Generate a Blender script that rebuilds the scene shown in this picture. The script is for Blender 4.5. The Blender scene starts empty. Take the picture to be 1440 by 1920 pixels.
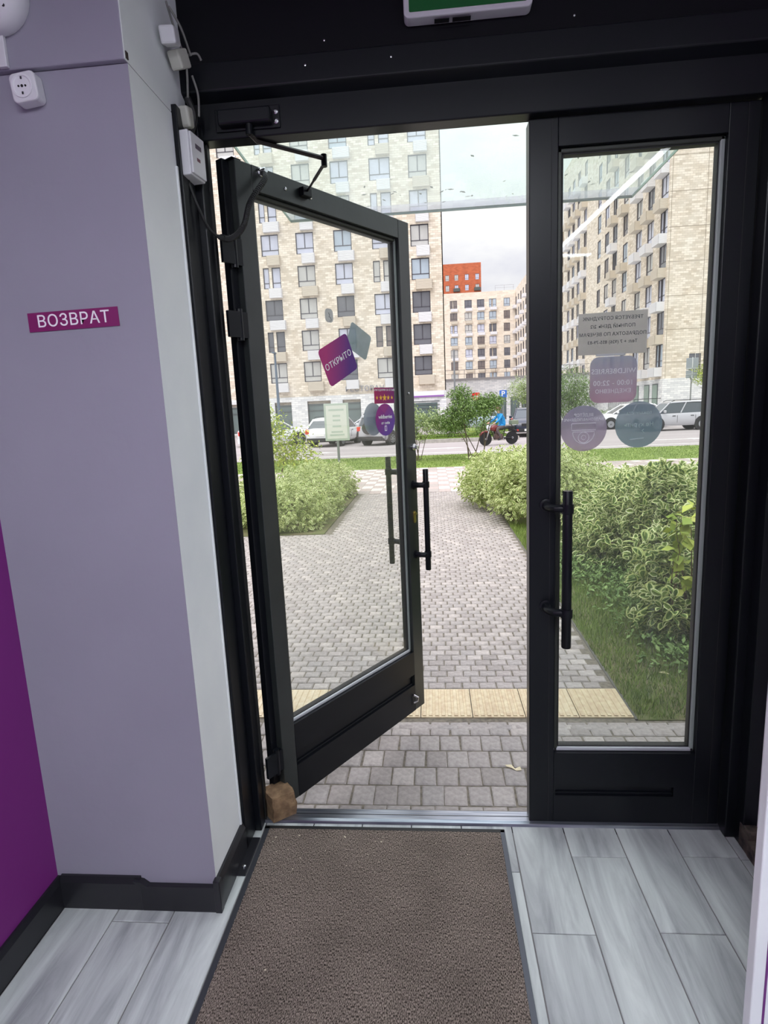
import bpy, math, random
import numpy as np
from mathutils import Vector, Matrix
random.seed(7); rng = np.random.default_rng(7)
PI = math.pi
S = bpy.context.scene
COL = S.collection
# ------------------------------------------------------------------ camera
def cam_matrix(pitch, yaw, roll):
    B = np.array([[1,0,0],[0,0,-1],[0,1,0]], float)
    cy, sy = math.cos(yaw), math.sin(yaw); Ry = np.array([[cy,0,-sy],[0,1,0],[sy,0,cy]])
    cp, sp = math.cos(pitch), math.sin(pitch); Rp = np.array([[1,0,0],[0,cp,-sp],[0,sp,cp]])
    cr, sr = math.cos(roll), math.sin(roll); Rr = np.array([[cr,-sr,0],[sr,cr,0],[0,0,1]])
    return Rr @ Rp @ Ry @ B
cd = bpy.data.cameras.new('camera'); cam = bpy.data.objects.new('camera', cd); COL.objects.link(cam)
_M = cam_matrix(0.17552488, -0.08653001, -0.04476011)
_R = np.array([_M[0], -_M[1], -_M[2]]).T
cam.matrix_world = Matrix.Translation((0,0,1.65)) @ Matrix(_R.tolist()).to_4x4()
cd.sensor_fit = 'VERTICAL'; cd.sensor_height = 24; cd.sensor_width = 18; cd.lens = 1091.4/1920*24
cd.clip_start = 0.05; cd.clip_end = 1000
S.camera = cam
# ------------------------------------------------------------------ world, sun, exposure
S.view_settings.view_transform = 'Standard'; S.view_settings.look = 'None'
S.view_settings.exposure = 0.5; S.view_settings.gamma = 1; S.view_settings.use_curve_mapping = False
W = bpy.data.worlds.new('overcast_sky'); S.world = W; W.use_nodes = True
nt = W.node_tree; nt.nodes.clear()
def N(nt, t, **k):
    n = nt.nodes.new(t)
    for a, b in k.items(): setattr(n, a, b)
    return n
def wr(nt, a, b): nt.links.new(a, b)
tc = N(nt,'ShaderNodeTexCoord'); mp = N(nt,'ShaderNodeMapping'); mp.inputs['Scale'].default_value = (1.3,1.3,3.0)
mp.inputs['Location'].default_value = (0.4,1.7,0.2)
no = N(nt,'ShaderNodeTexNoise'); no.inputs['Scale'].default_value = 2.6; no.inputs['Detail'].default_value = 7; no.inputs['Roughness'].default_value = .55
rp = N(nt,'ShaderNodeValToRGB'); rp.color_ramp.elements[0].position = .40; rp.color_ramp.elements[0].color = (.76,.77,.86,1)
rp.color_ramp.elements[1].position = .60; rp.color_ramp.elements[1].color = (1,1,1,1)
sep = N(nt,'ShaderNodeSeparateXYZ'); mr = N(nt,'ShaderNodeMapRange')
mr.inputs['From Min'].default_value = 0; mr.inputs['From Max'].default_value = 1; mr.inputs['To Min'].default_value = .62; mr.inputs['To Max'].default_value = 2.3
pw = N(nt,'ShaderNodeMath', operation='POWER'); pw.inputs[1].default_value = 1.9; pw.use_clamp = True; cl = N(nt,'ShaderNodeMath', operation='MAXIMUM'); cl.inputs[1].default_value = 0
bg = N(nt,'ShaderNodeBackground'); ow = N(nt,'ShaderNodeOutputWorld')
wr(nt,tc.outputs['Generated'],mp.inputs[0]); wr(nt,mp.outputs[0],no.inputs['Vector']); wr(nt,no.outputs['Fac'],rp.inputs[0])
wr(nt,tc.outputs['Generated'],sep.inputs[0]); wr(nt,sep.outputs['Z'],cl.inputs[0]); wr(nt,cl.outputs[0],pw.inputs[0]); wr(nt,pw.outputs[0],mr.inputs['Value'])
wr(nt,rp.outputs[0],bg.inputs['Color']); wr(nt,mr.outputs[0],bg.inputs['Strength']); wr(nt,bg.outputs[0],ow.inputs[0])
sd = bpy.data.lights.new('veiled_sun','SUN'); sd.energy = 1.3; sd.angle = math.radians(50); sd.color = (1,.97,.92)
so = bpy.data.objects.new('veiled_sun', sd); COL.objects.link(so); so.rotation_euler = (math.radians(38), 0, math.radians(-35)); so.location = (0,0,30)
# ------------------------------------------------------------------ materials
def lin(c): return c/12.92 if c <= .04045 else ((c+.055)/1.055)**2.4
def rgb(r, g, b): return (lin(r/255), lin(g/255), lin(b/255), 1)
MATS = {}
def mat(name, col, rough=.6, metal=0, spec=.5, emit=None, es=1, noise=None, bump=None, coat=0):
    """noise=(scale, colour2, (stretch), detail) ; bump=(scale,strength,(stretch))"""
    if name in MATS: return MATS[name]
    m = bpy.data.materials.new(name); m.use_nodes = True; nt = m.node_tree; b = nt.nodes['Principled BSDF']
    b.inputs['Base Color'].default_value = col; b.inputs['Roughness'].default_value = rough; b.inputs['Metallic'].default_value = metal
    b.inputs['Specular IOR Level'].default_value = spec; b.inputs['Coat Weight'].default_value = coat
    if emit: b.inputs['Emission Color'].default_value = emit; b.inputs['Emission Strength'].default_value = es
    tc = N(nt,'ShaderNodeTexCoord')
    if noise:
        mp = N(nt,'ShaderNodeMapping'); mp.inputs['Scale'].default_value = noise[2] if len(noise) > 2 else (1,1,1)
        n = N(nt,'ShaderNodeTexNoise'); n.inputs['Scale'].default_value = noise[0]; n.inputs['Detail'].default_value = noise[3] if len(noise) > 3 else 4
        r = N(nt,'ShaderNodeValToRGB'); r.color_ramp.elements[0].position = .35; r.color_ramp.elements[1].position = .65
        r.color_ramp.elements[0].color = col; r.color_ramp.elements[1].color = noise[1]
        wr(nt,tc.outputs['Object'],mp.inputs[0]); wr(nt,mp.outputs[0],n.inputs['Vector']); wr(nt,n.outputs['Fac'],r.inputs[0]); wr(nt,r.outputs[0],b.inputs['Base Color'])
    if bump:
        mp = N(nt,'ShaderNodeMapping'); mp.inputs['Scale'].default_value = bump[2] if len(bump) > 2 else (1,1,1)
        n = N(nt,'ShaderNodeTexNoise'); n.inputs['Scale'].default_value = bump[0]; n.inputs['Detail'].default_value = 4
        bp = N(nt,'ShaderNodeBump'); bp.inputs['Strength'].default_value = bump[1]; bp.inputs['Distance'].default_value = .01
        wr(nt,tc.outputs['Object'],mp.inputs[0]); wr(nt,mp.outputs[0],n.inputs['Vector']); wr(nt,n.outputs['Fac'],bp.inputs['Height']); wr(nt,bp.outputs[0],b.inputs['Normal'])
    MATS[name] = m; return m
def varied(name, cols, rough=.8, nscale=30, namt=.25, bump=None, rand='Random'):
    """each object (or island) takes one of several colours, with fine grain on top"""
    if name in MATS: return MATS[name]
    m = bpy.data.materials.new(name); m.use_nodes = True; nt = m.node_tree; b = nt.nodes['Principled BSDF']
    b.inputs['Roughness'].default_value = rough; b.inputs['Specular IOR Level'].default_value = .3
    if rand == 'Random': src = N(nt,'ShaderNodeObjectInfo').outputs['Random']
    else: src = N(nt,'ShaderNodeNewGeometry').outputs['Random Per Island']
    r = N(nt,'ShaderNodeValToRGB'); r.color_ramp.interpolation = 'LINEAR'
    while len(r.color_ramp.elements) < len(cols): r.color_ramp.elements.new(.5)
    for i, c in enumerate(cols): r.color_ramp.elements[i].position = i/(len(cols)-1); r.color_ramp.elements[i].color = c
    tc = N(nt,'ShaderNodeTexCoord'); n = N(nt,'ShaderNodeTexNoise'); n.inputs['Scale'].default_value = nscale; n.inputs['Detail'].default_value = 5
    mx = N(nt,'ShaderNodeMix', data_type='RGBA', blend_type='OVERLAY'); mx.inputs['Factor'].default_value = namt*2
    wr(nt,src,r.inputs[0]); wr(nt,r.outputs[0],mx.inputs[6]); wr(nt,tc.outputs['Object'],n.inputs['Vector']); wr(nt,n.outputs['Fac'],mx.inputs[7]); wr(nt,mx.outputs[2],b.inputs['Base Color'])
    if bump:
        bp = N(nt,'ShaderNodeBump'); bp.inputs['Strength'].default_value = bump; bp.inputs['Distance'].default_value = .01
        wr(nt,n.outputs['Fac'],bp.inputs['Height']); wr(nt,bp.outputs[0],b.inputs['Normal'])
    MATS[name] = m; return m
def glass(name, tint=(1,1,1,1), haze=0, refl=1.0, hazecol=(.8,.85,.82,1), ior=1.45, rough=.0):
    if name in MATS: return MATS[name]
    m = bpy.data.materials.new(name); m.use_nodes = True; nt = m.node_tree; nt.nodes.clear()
    t = N(nt,'ShaderNodeBsdfTransparent'); t.inputs[0].default_value = tint
    g = N(nt,'ShaderNodeBsdfGlossy'); g.inputs['Roughness'].default_value = rough; g.inputs['Color'].default_value = (refl,refl,refl,1)
    f = N(nt,'ShaderNodeFresnel'); ge = N(nt,'ShaderNodeNewGeometry'); im = N(nt,'ShaderNodeMapRange')
    im.inputs['To Min'].default_value = ior; im.inputs['To Max'].default_value = 1/ior; wr(nt,ge.outputs['Backfacing'],im.inputs['Value']); wr(nt,im.outputs[0],f.inputs['IOR'])
    mx = N(nt,'ShaderNodeMixShader'); o = N(nt,'ShaderNodeOutputMaterial')
    wr(nt,f.outputs[0],mx.inputs[0]); wr(nt,g.outputs[0],mx.inputs[2])
    if haze:
        d = N(nt,'ShaderNodeBsdfTranslucent'); d.inputs[0].default_value = hazecol
        d2 = N(nt,'ShaderNodeMixShader'); d2.inputs[0].default_value = haze
        wr(nt,t.outputs[0],d2.inputs[1]); wr(nt,d.outputs[0],d2.inputs[2]); wr(nt,d2.outputs[0],mx.inputs[1])
    else: wr(nt,t.outputs[0],mx.inputs[1])
    wr(nt,mx.outputs[0],o.inputs[0]); MATS[name] = m; return m
def seethrough(m, tl=.45, tr=.25):
    """thin sheet: part of the light comes through diffusely, part straight"""
    nt = m.node_tree; b = nt.nodes['Principled BSDF']; o = nt.nodes['Material Output']
    if nt.nodes.get('thin'): return m
    t = N(nt,'ShaderNodeBsdfTranslucent'); t.name = 'thin'; c = b.inputs['Base Color']
    if c.links: wr(nt,c.links[0].from_socket,t.inputs[0])
    else: t.inputs[0].default_value = c.default_value
    a = N(nt,'ShaderNodeMixShader'); a.inputs[0].default_value = tl; wr(nt,b.outputs[0],a.inputs[1]); wr(nt,t.outputs[0],a.inputs[2])
    x = N(nt,'ShaderNodeBsdfTransparent'); d = N(nt,'ShaderNodeMixShader'); d.inputs[0].default_value = tr; wr(nt,a.outputs[0],d.inputs[1]); wr(nt,x.outputs[0],d.inputs[2]); wr(nt,d.outputs[0],o.inputs[0])
    return m
def brickmat(name, c1, c2, mortar, bw=.42, bh=.13, ms=.012, axis='x', stain=.25):
    if name in MATS: return MATS[name]
    m = bpy.data.materials.new(name); m.use_nodes = True; nt = m.node_tree; b = nt.nodes['Principled BSDF']; b.inputs['Roughness'].default_value = .9
    tc = N(nt,'ShaderNodeTexCoord'); sp = N(nt,'ShaderNodeSeparateXYZ'); ad = N(nt,'ShaderNodeMath', operation='ADD'); cb = N(nt,'ShaderNodeCombineXYZ')
    wr(nt,tc.outputs['Object'],sp.inputs[0]); wr(nt,sp.outputs['X'],ad.inputs[0]); wr(nt,sp.outputs['Y'],ad.inputs[1]); wr(nt,ad.outputs[0],cb.inputs[0]); wr(nt,sp.outputs['Z'],cb.inputs[1])
    br = N(nt,'ShaderNodeTexBrick'); br.inputs['Scale'].default_value = 1; br.inputs['Brick Width'].default_value = bw; br.inputs['Row Height'].default_value = bh
    br.inputs['Mortar Size'].default_value = ms; br.inputs['Color1'].default_value = c1; br.inputs['Color2'].default_value = c2; br.inputs['Mortar'].default_value = mortar
    br.inputs['Mortar Smooth'].default_value = .3; br.inputs['Bias'].default_value = -.1
    n = N(nt,'ShaderNodeTexNoise'); n.inputs['Scale'].default_value = .9; n.inputs['Detail'].default_value = 6
    mx = N(nt,'ShaderNodeMix', data_type='RGBA', blend_type='OVERLAY'); mx.inputs['Factor'].default_value = stain
    wr(nt,cb.outputs[0],br.inputs['Vector']); wr(nt,tc.outputs['Object'],n.inputs['Vector']); wr(nt,br.outputs['Color'],mx.inputs[6]); wr(nt,n.outputs['Fac'],mx.inputs[7]); wr(nt,mx.outputs[2],b.inputs['Base Color'])
    MATS[name] = m; return m
# ------------------------------------------------------------------ mesh helpers
class MB:
    def __init__(s): s.v = []; s.f = []; s.m = []
    def add(s, vs, fs, mi=0):
        o = len(s.v); s.v += [tuple(v) for v in vs]; s.f += [tuple(i+o for i in f) for f in fs]; s.m += [mi]*len(fs)
        return s
    def box(s, x0, x1, y0, y1, z0, z1, mi=0, M=None):
        vs = [(x0,y0,z0),(x1,y0,z0),(x1,y1,z0),(x0,y1,z0),(x0,y0,z1),(x1,y0,z1),(x1,y1,z1),(x0,y1,z1)]
        if M is not None: vs = [M @ Vector(v) for v in vs]
        return s.add(vs, [(0,3,2,1),(4,5,6,7),(0,1,5,4),(1,2,6,5),(2,3,7,6),(3,0,4,7)], mi)
    def tube(s, pts, r, n=8, mi=0, caps=True):
        pts = [Vector(p) for p in pts]; k = len(pts); rs = r if isinstance(r,(list,tuple)) else [r]*k
        rings = []; up = None
        for i, p in enumerate(pts):
            d = (pts[min(i+1,k-1)]-pts[max(i-1,0)]).normalized()
            if up is None: up = Vector((0,0,1)) if abs(d.z) < .9 else Vector((1,0,0))
            a = d.cross(up)
            if a.length < 1e-5: a = d.cross(Vector((0,1,0)))
            a.normalize(); b = a.cross(d); up = b
            rings.append([p+(a*math.cos(2*PI*j/n)+b*math.sin(2*PI*j/n))*rs[i] for j in range(n)])
        vs = [v for R in rings for v in R]; fs = []
        for i in range(k-1):
            for j in range(n): fs.append((i*n+j, i*n+(j+1)%n, (i+1)*n+(j+1)%n, (i+1)*n+j))
        if caps: fs.append(tuple(range(n))[::-1]); fs.append(tuple((k-1)*n+j for j in range(n)))
        return s.add(vs, fs, mi)
    def cyl(s, a, b, r, n=16, mi=0): return s.tube([a,b], r, n, mi)
    def prism(s, poly, h0, h1, axis='y', mi=0):
        """poly in the plane normal to axis"""
        n = len(poly)
        def P(p,h): return {'y':(p[0],h,p[1]),'x':(h,p[0],p[1]),'z':(p[0],p[1],h)}[axis]
        vs = [P(p,h0) for p in poly]+[P(p,h1) for p in poly]
        fs = [tuple(range(n)), tuple(range(2*n-1,n-1,-1))]+[(i,i+n,(i+1)%n+n,(i+1)%n) for i in range(n)]
        return s.add(vs, fs, mi)
    def lathe(s, prof, n=20, M=None, mi=0):
        vs = []; k = len(prof)
        for r, z in prof:
            for j in range(n):
                v = Vector((max(r,1e-4)*math.cos(2*PI*j/n), max(r,1e-4)*math.sin(2*PI*j/n), z)); vs.append(M @ v if M else v)
        fs = [(i*n+j, i*n+(j+1)%n, (i+1)*n+(j+1)%n, (i+1)*n+j) for i in range(k-1) for j in range(n)]
        fs.append(tuple(range(n))[::-1]); fs.append(tuple((k-1)*n+j for j in range(n)))
        return s.add(vs, fs, mi)
    def mesh(s, name, mats, smooth=False):
        me = bpy.data.meshes.new(name); me.from_pydata([tuple(v) for v in s.v], [], s.f)
        for m in (mats if isinstance(mats,(list,tuple)) else [mats]): me.materials.append(m)
        if any(s.m): me.polygons.foreach_set('material_index', s.m)
        me.validate(); me.update()
        import bmesh
        bm = bmesh.new(); bm.from_mesh(me); bmesh.ops.recalc_face_normals(bm, faces=bm.faces); bm.to_mesh(me); bm.free()
        if smooth:
            me.polygons.foreach_set('use_smooth', [True]*len(me.polygons)); me.set_sharp_from_angle(angle=math.radians(40))
        return me
def obj(name, mb, m=None, parent=None, loc=(0,0,0), rot=(0,0,0), smooth=False, bevel=0, label=None, kind=None):
    me = mb.mesh(name, m, smooth) if isinstance(mb, MB) else mb
    o = bpy.data.objects.new(name, me); COL.objects.link(o); o.location = loc; o.rotation_euler = rot
    if parent: o.parent = parent
    if bevel:
        b = o.modifiers.new('bevel','BEVEL'); b.width = bevel; b.segments = 2; b.limit_method = 'ANGLE'
    if label: o['label'] = label
    if kind: o['kind'] = kind
    return o
def tag(o, label, cat, group=None):
    o['label'] = label; o['category'] = cat
    if group: o['group'] = group
    return o
def thing(name, label, cat, loc=(0,0,0), rz=0, group=None):
    o = bpy.data.objects.new(name, None); COL.objects.link(o); o.location = loc; o.rotation_euler = (0,0,rz); o.empty_display_size = .1
    return tag(o, label, cat, group)
def setting(name, loc=(0,0,0), rz=0):
    o = bpy.data.objects.new(name, None); COL.objects.link(o); o.location = loc; o.rotation_euler = (0,0,rz); o['kind'] = 'structure'; return o
def fastmesh(name, V, F, mats, mi=None, smooth=False):
    """V (n,3), F (m,k) with constant k"""
    me = bpy.data.meshes.new(name); k = F.shape[1]
    me.vertices.add(len(V)); me.vertices.foreach_set('co', V.astype(np.float32).ravel())
    me.loops.add(F.size); me.loops.foreach_set('vertex_index', F.astype(np.int32).ravel())
    me.polygons.add(len(F)); me.polygons.foreach_set('loop_start', np.arange(0,F.size,k,dtype=np.int32)); me.polygons.foreach_set('loop_total', np.full(len(F),k,dtype=np.int32))
    for m in mats: me.materials.append(m)
    if mi is not None: me.polygons.foreach_set('material_index', mi.astype(np.int32))
    if smooth: me.polygons.foreach_set('use_smooth', np.ones(len(F),dtype=bool))
    me.update(calc_edges=True); return me
def scatter(name, bv, bf, bmi, mats, T, R):
    """copies of a small base mesh: T (n,3) places, R (n,3,3) rotation*scale"""
    n = len(T); nv = len(bv)
    V = np.einsum('nij,vj->nvi', R, bv) + T[:,None,:]
    F = bf[None] + (np.arange(n)*nv)[:,None,None]
    return fastmesh(name, V.reshape(-1,3), F.reshape(-1,bf.shape[1]), mats, np.tile(bmi, n))
_txt = {}
def text_mesh(body, size, bold=.0, mirror=False, align='CENTER', ext=.0004, spacing=1.05):
    c = bpy.data.curves.new('lettering','FONT'); c.body = body; c.size = size; c.align_x = align; c.align_y = 'CENTER'; c.offset = bold*size*.7; c.extrude = ext; c.resolution_u = 3; c.space_character = spacing
    o = bpy.data.objects.new('tmp', c); COL.objects.link(o)
    dg = bpy.context.evaluated_depsgraph_get(); me = bpy.data.meshes.new_from_object(o.evaluated_get(dg))
    bpy.data.objects.remove(o); bpy.data.curves.remove(c)
    # lay in XZ plane facing -Y
    for v in me.vertices:
        x, y, z = v.co; v.co = ((-x if mirror else x), -z, y)
    return me
def lettering(body, size, m, parent, loc=(0,0,0), rot=(0,0,0), **k):
    me = text_mesh(body, size, **k); me.materials.clear(); me.materials.append(m)
    o = bpy.data.objects.new('lettering', me); COL.objects.link(o); o.parent = parent; o.location = loc; o.rotation_euler = rot; return o
def rrect(w, h, r, n=5):
    pts = []
    for cx, cy, a0 in ((w/2-r,h/2-r,0),(-w/2+r,h/2-r,90),(-w/2+r,-h/2+r,180),(w/2-r,-h/2+r,270)):
        for i in range(n+1):
            a = math.radians(a0+90*i/n); pts.append((cx+r*math.cos(a), cy+r*math.sin(a)))
    return pts
def circ(rx, rz, n=32): return [(rx*math.cos(2*PI*i/n), rz*math.sin(2*PI*i/n)) for i in range(n)]
# palette
BLACK = mat('black_powder_coat', (.005,.006,.009,1), .33, spec=.28, bump=(60,.02))
BLACKL = mat('black_leaf_with_reflected_daylight', (.022,.026,.026,1), .32, spec=.6, bump=(50,.03), noise=(7,(.03,.034,.034,1)))  # lighter than BLACK: daylight reflected on the open leaf is put into the colour
BLACK2 = mat('black_fascia_board', (.005,.005,.008,1), .5, spec=.16, bump=(25,.03))
RUBBER = mat('black_rubber', (.012,.012,.013,1), .6)
CHROME = mat('brushed_chrome', (.75,.75,.77,1), .25, 1)
ALU = mat('bare_aluminium', (.42,.44,.49,1), .28, .9, noise=(20,(.25,.27,.32,1),(.3,8,8)))
BEAD = mat('grey_glazing_bead', rgb(150,158,154), .4)
BEADD = mat('dark_glazing_bead', (.035,.038,.032,1), .4, .3)
BEADSKY = mat('glazing_bead_with_reflected_sky', rgb(206,208,214), .3, .25)  # bottom bead: sky reflected on its top is put into the colour
BRASS = mat('brass_lock', (.75,.58,.25,1), .3, 1)
WHITEP = mat('white_plastic', rgb(214,212,218), .4)
PAINTW = mat('white_wall_paint', rgb(242,244,245), .75, noise=(3,rgb(232,235,238)), bump=(40,.06))
LILAC = mat('wall_paint_in_violet_room_light', rgb(143,139,154), .8, noise=(1.5,rgb(150,146,161)), bump=(35,.08))  # violet room light on the column front is put into this colour
PURPLE = mat('purple_wall_paint', rgb(124,32,124), .65, bump=(35,.05))
SKIRT = mat('black_skirting', (.014,.014,.018,1), .35)
PANE = glass('clear_pane', (.98,.99,.982,1), haze=.012, refl=.85, ior=1.3, hazecol=(.9,.9,.88,1))
PANE2 = glass('clear_pane_slightly_dusty', (.94,.97,.95,1), haze=.03, refl=.9, ior=1.3)
# ================================================================== SETTING: interior
D = 2.095
# floor base (grout) and planks
fb = MB().box(-1.5,2.7,-4.1,2.10,-.14,-.004)
floor = obj('floor', fb, mat('grout', rgb(120,116,116), .9), kind='structure')
pm = bpy.data.materials.new('wood_look_tile'); pm.use_nodes = True; _n = pm.node_tree; _b = _n.nodes['Principled BSDF']
_tc = N(_n,'ShaderNodeTexCoord'); _mp = N(_n,'ShaderNodeMapping'); _mp.inputs['Scale'].default_value = (14,1.6,1); _oi = N(_n,'ShaderNodeObjectInfo')
_vm = N(_n,'ShaderNodeVectorMath', operation='ADD'); _ns = N(_n,'ShaderNodeTexNoise'); _ns.inputs['Scale'].default_value = 1; _ns.inputs['Detail'].default_value = 7; _ns.inputs['Roughness'].default_value = .62; _ns.inputs['Distortion'].default_value = .6
_rp = N(_n,'ShaderNodeValToRGB')
for p, c in ((.30,rgb(142,144,147)),(.45,rgb(176,180,181)),(.58,rgb(196,201,200)),(.72,rgb(214,219,217))):
    e = _rp.color_ramp.elements.new(p); e.color = c
_rp.color_ramp.elements.remove(_rp.color_ramp.elements[0]); _rp.color_ramp.elements.remove(_rp.color_ramp.elements[-1])
_cm = N(_n,'ShaderNodeCombineXYZ'); _mu = N(_n,'ShaderNodeMath', operation='MULTIPLY'); _mu.inputs[1].default_value = 37
wr(_n,_oi.outputs['Random'],_mu.inputs[0]); wr(_n,_mu.outputs[0],_cm.inputs[0]); wr(_n,_mu.outputs[0],_cm.inputs[2])
wr(_n,_tc.outputs['Object'],_mp.inputs[0]); wr(_n,_mp.outputs[0],_vm.inputs[0]); wr(_n,_cm.outputs[0],_vm.inputs[1]); wr(_n,_vm.outputs[0],_ns.inputs['Vector']); wr(_n,_ns.outputs['Fac'],_rp.inputs[0]); wr(_n,_rp.outputs[0],_b.inputs['Base Color'])
_bp = N(_n,'ShaderNodeBump'); _bp.inputs['Strength'].default_value = .08; _bp.inputs['Distance'].default_value = .004; wr(_n,_ns.outputs['Fac'],_bp.inputs['Height']); wr(_n,_bp.outputs[0],_b.inputs['Normal'])
_b.inputs['Roughness'].default_value = .42
PW, PL, GAP = .198, 1.2, .0035
def plank_mesh(l, w=PW-GAP):
    b = .0015
    m = MB(); x, y = w/2, l/2
    m.add([(-x,-y,-.008),(x,-y,-.008),(x,y,-.008),(-x,y,-.008),(-x,-y,-b),(x,-y,-b),(x,y,-b),(-x,y,-b),(-x+b,-y+b,0),(x-b,-y+b,0),(x-b,y-b,0),(-x+b,y-b,0)],
          [(0,1,5,4),(1,2,6,5),(2,3,7,6),(3,0,4,7),(4,5,9,8),(5,6,10,9),(6,7,11,10),(7,4,8,11),(8,9,10,11)])
    return m
_pc = {}
def plank(x0, y0, y1, w=PW-GAP):
    l = round(y1-y0-GAP,4)
    if l < .03: return
    k = (l,round(w,4))
    if k not in _pc: _pc[k] = plank_mesh(l,w).mesh('plank', pm)
    obj('plank', _pc[k], parent=floor, loc=(x0+w/2, (y0+y1)/2, 0))
for i in range(-8, 12):
    x0 = .27+PW*i+GAP/2
    if x0+PW > 2.7 or x0 < -1.34: 
        continue
    ph = {0:1.605, 1:1.93, 2:1.62, 3:1.94}.get(i, [1.93,1.60,1.27,1.85][i%4])
    e = ph
    plank(x0, e, 2.09)
    while e > -3.9:
        s0 = max(e-PL,-4.05); plank(x0, s0, e); e -= PL
def wallbox(name, x0,x1,y0,y1,z0,z1, m, bevel=0, parent=None):
    return obj(name, MB().box(x0,x1,y0,y1,z0,z1), m, kind=None if parent else 'structure', bevel=bevel, parent=parent)
wallbox('ceiling', -1.5,2.8,-4.2,2.3,3.3,3.4, mat('ceiling_paint', rgb(150,148,155), .9))
wallbox('wall_left', -1.5,-1.33,-4.1,2.2,0,3.3, PURPLE)
wallbox('wall_back', -1.5,2.7,-4.2,-4.05,0,3.3, mat('back_wall_paint', rgb(190,180,196), .8))
wallbox('wall_right', 2.65,2.75,-4.1,2.3,0,3.3, PAINTW)
wallbox('trim_6', -3,3.5,2.05,2.165,-.3,-.002, BLACK2)
# pier left of the door: front face tinted for violet room light, white reveal face
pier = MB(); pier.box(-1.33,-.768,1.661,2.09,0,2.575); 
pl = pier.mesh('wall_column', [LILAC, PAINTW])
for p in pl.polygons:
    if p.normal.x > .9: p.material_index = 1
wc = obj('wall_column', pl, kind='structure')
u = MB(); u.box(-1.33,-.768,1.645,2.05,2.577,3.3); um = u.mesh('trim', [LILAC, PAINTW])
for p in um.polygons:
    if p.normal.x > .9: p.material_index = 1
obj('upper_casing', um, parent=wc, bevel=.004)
obj('corner_chip', MB().box(-.775,-.7655,1.652,1.664,2.583,2.60), mat('chipped_plaster', rgb(60,50,46), .9), parent=wc)
obj('white_edge_strip', MB().box(-.772,-.762,1.914,1.922,.09,2.42), PAINTW, parent=wc)
# right pier
wallbox('wall_pier', 1.14,2.65,1.25,2.1,0,3.3, PAINTW)
# near white panel with a purple edge line
pn = thing('partition_panel', 'white partition panel edge with thin purple line at far right', 'panel', (.706,1.2,0))
obj('board', MB().box(0,.42,0,.03,0,2.1), PAINTW, pn, bevel=.003)
obj('edge_line', MB().box(.026,.031,-.0015,0,0,2.1), mat('purple_line', rgb(110,40,120), .5), pn)
# baseboards
def skirt(name, a, b, nx, ny, h=.115, t=.016):
    m = MB(); ax, ay = a; bx, by = b
    m.add([(ax,ay,0),(bx,by,0),(bx+nx*t,by+ny*t,0),(ax+nx*t,ay+ny*t,0),(ax,ay,h),(bx,by,h),(bx+nx*t*.55,by+ny*t*.55,h),(ax+nx*t*.55,ay+ny*t*.55,h),(ax+nx*t,ay+ny*t,h*.82),(bx+nx*t,by+ny*t,h*.82)],
          [(0,1,5,4),(4,5,6,7),(7,6,9,8),(8,9,2,3),(3,2,1,0),(0,4,7,8,3),(1,2,9,6,5)])
    return obj(name, m, SKIRT, kind='structure')
skirt('baseboard_left', (-1.33,-4),(-1.33,1.661), 1, 0)
bb = skirt('baseboard_front', (-1.314,1.661),(-1.03,1.661), 0, -1, h=.122)
obj('lower_run', MB().box(-1.03,-.752,1.643,1.661,0,.098), SKIRT, bb, bevel=.003)
obj('peeled_end', MB().prism([(-1.05,.118),(-1.02,.112),(-1.0,.096),(-1.03,.094)],1.638,1.661,'y'), SKIRT, bb)
obj('corner_block', MB().box(-.772,-.749,1.64,1.665,0,.122), SKIRT, bb, bevel=.003)
skirt('baseboard_side', (-.768,1.665),(-.768,1.935), 1, 0, h=.12)
mrb = MB(); random.seed(3)
for i in range(12):
    y = 1.26+i*.062; mrb.box(1.085+random.uniform(-.012,.008),1.14, y, y+.064+random.uniform(0,.01), 0, .07+random.uniform(-.025,.03))
obj('baseboard_right', mrb, mat('crumbled_dark_sealant', (.02,.017,.016,1), .8, noise=(25,(.12,.09,.07,1)), bump=(40,.6)), kind='structure', bevel=.008)
# ------------------------------------------------------------------ door frame
fr = setting('trim_1')
obj('jamb', MB().box(-.80,-.752,1.925,2.03,0,2.60), BLACK, fr, bevel=.003)
obj('jamb', MB().box(-.80,-.727,2.03,2.11,0,2.60), BLACK, fr, bevel=.004)
obj('jamb', MB().box(1.058,1.10,2.04,2.11,0,2.60), BLACK, fr, bevel=.004)
obj('jamb', MB().box(1.092,1.142,1.985,2.11,0,2.66), BLACK, fr, bevel=.003)
obj('header', MB().box(-.80,1.14,2.06,2.125,2.547,2.66), BLACK, fr, bevel=.004)
obj('header_ledge', MB().prism([(2.06,2.655),(2.02,2.674),(2.02,2.755),(2.05,2.76),(2.12,2.76),(2.12,2.655)], -.80,1.14,'x'), BLACK, fr, bevel=.004)
obj('door_stop', MB().box(-.727,-.722,2.085,2.11,0,2.547), RUBBER, fr)
fa = MB().box(-.768,2.65,2.05,2.12,2.755,3.3)
fascia = obj('wall_front', fa, BLACK2, kind='structure')
for x, z in ((.47,2.80),(.69,2.83),(.90,2.84),(-.36,2.72),(-.09,2.72),(-.3,2.80),(1.05,2.86)):
    obj('screw', MB().lathe([(.0,0),(.004,.0),(.003,.0025),(0,.003)], 10, Matrix.Translation((x,2.05 if z > 2.755 else 2.02,z))@Matrix.Rotation(PI/2,4,'X')), CHROME, fascia)
wallbox('trim_2', -3,-.80,2.0,2.2,-.2,3.6, BLACK2)     # outer wall left of the opening
wallbox('trim_3', 1.142,3.5,2.1,2.2,-.2,3.6, BLACK2)   # outer wall right of the opening
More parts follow.
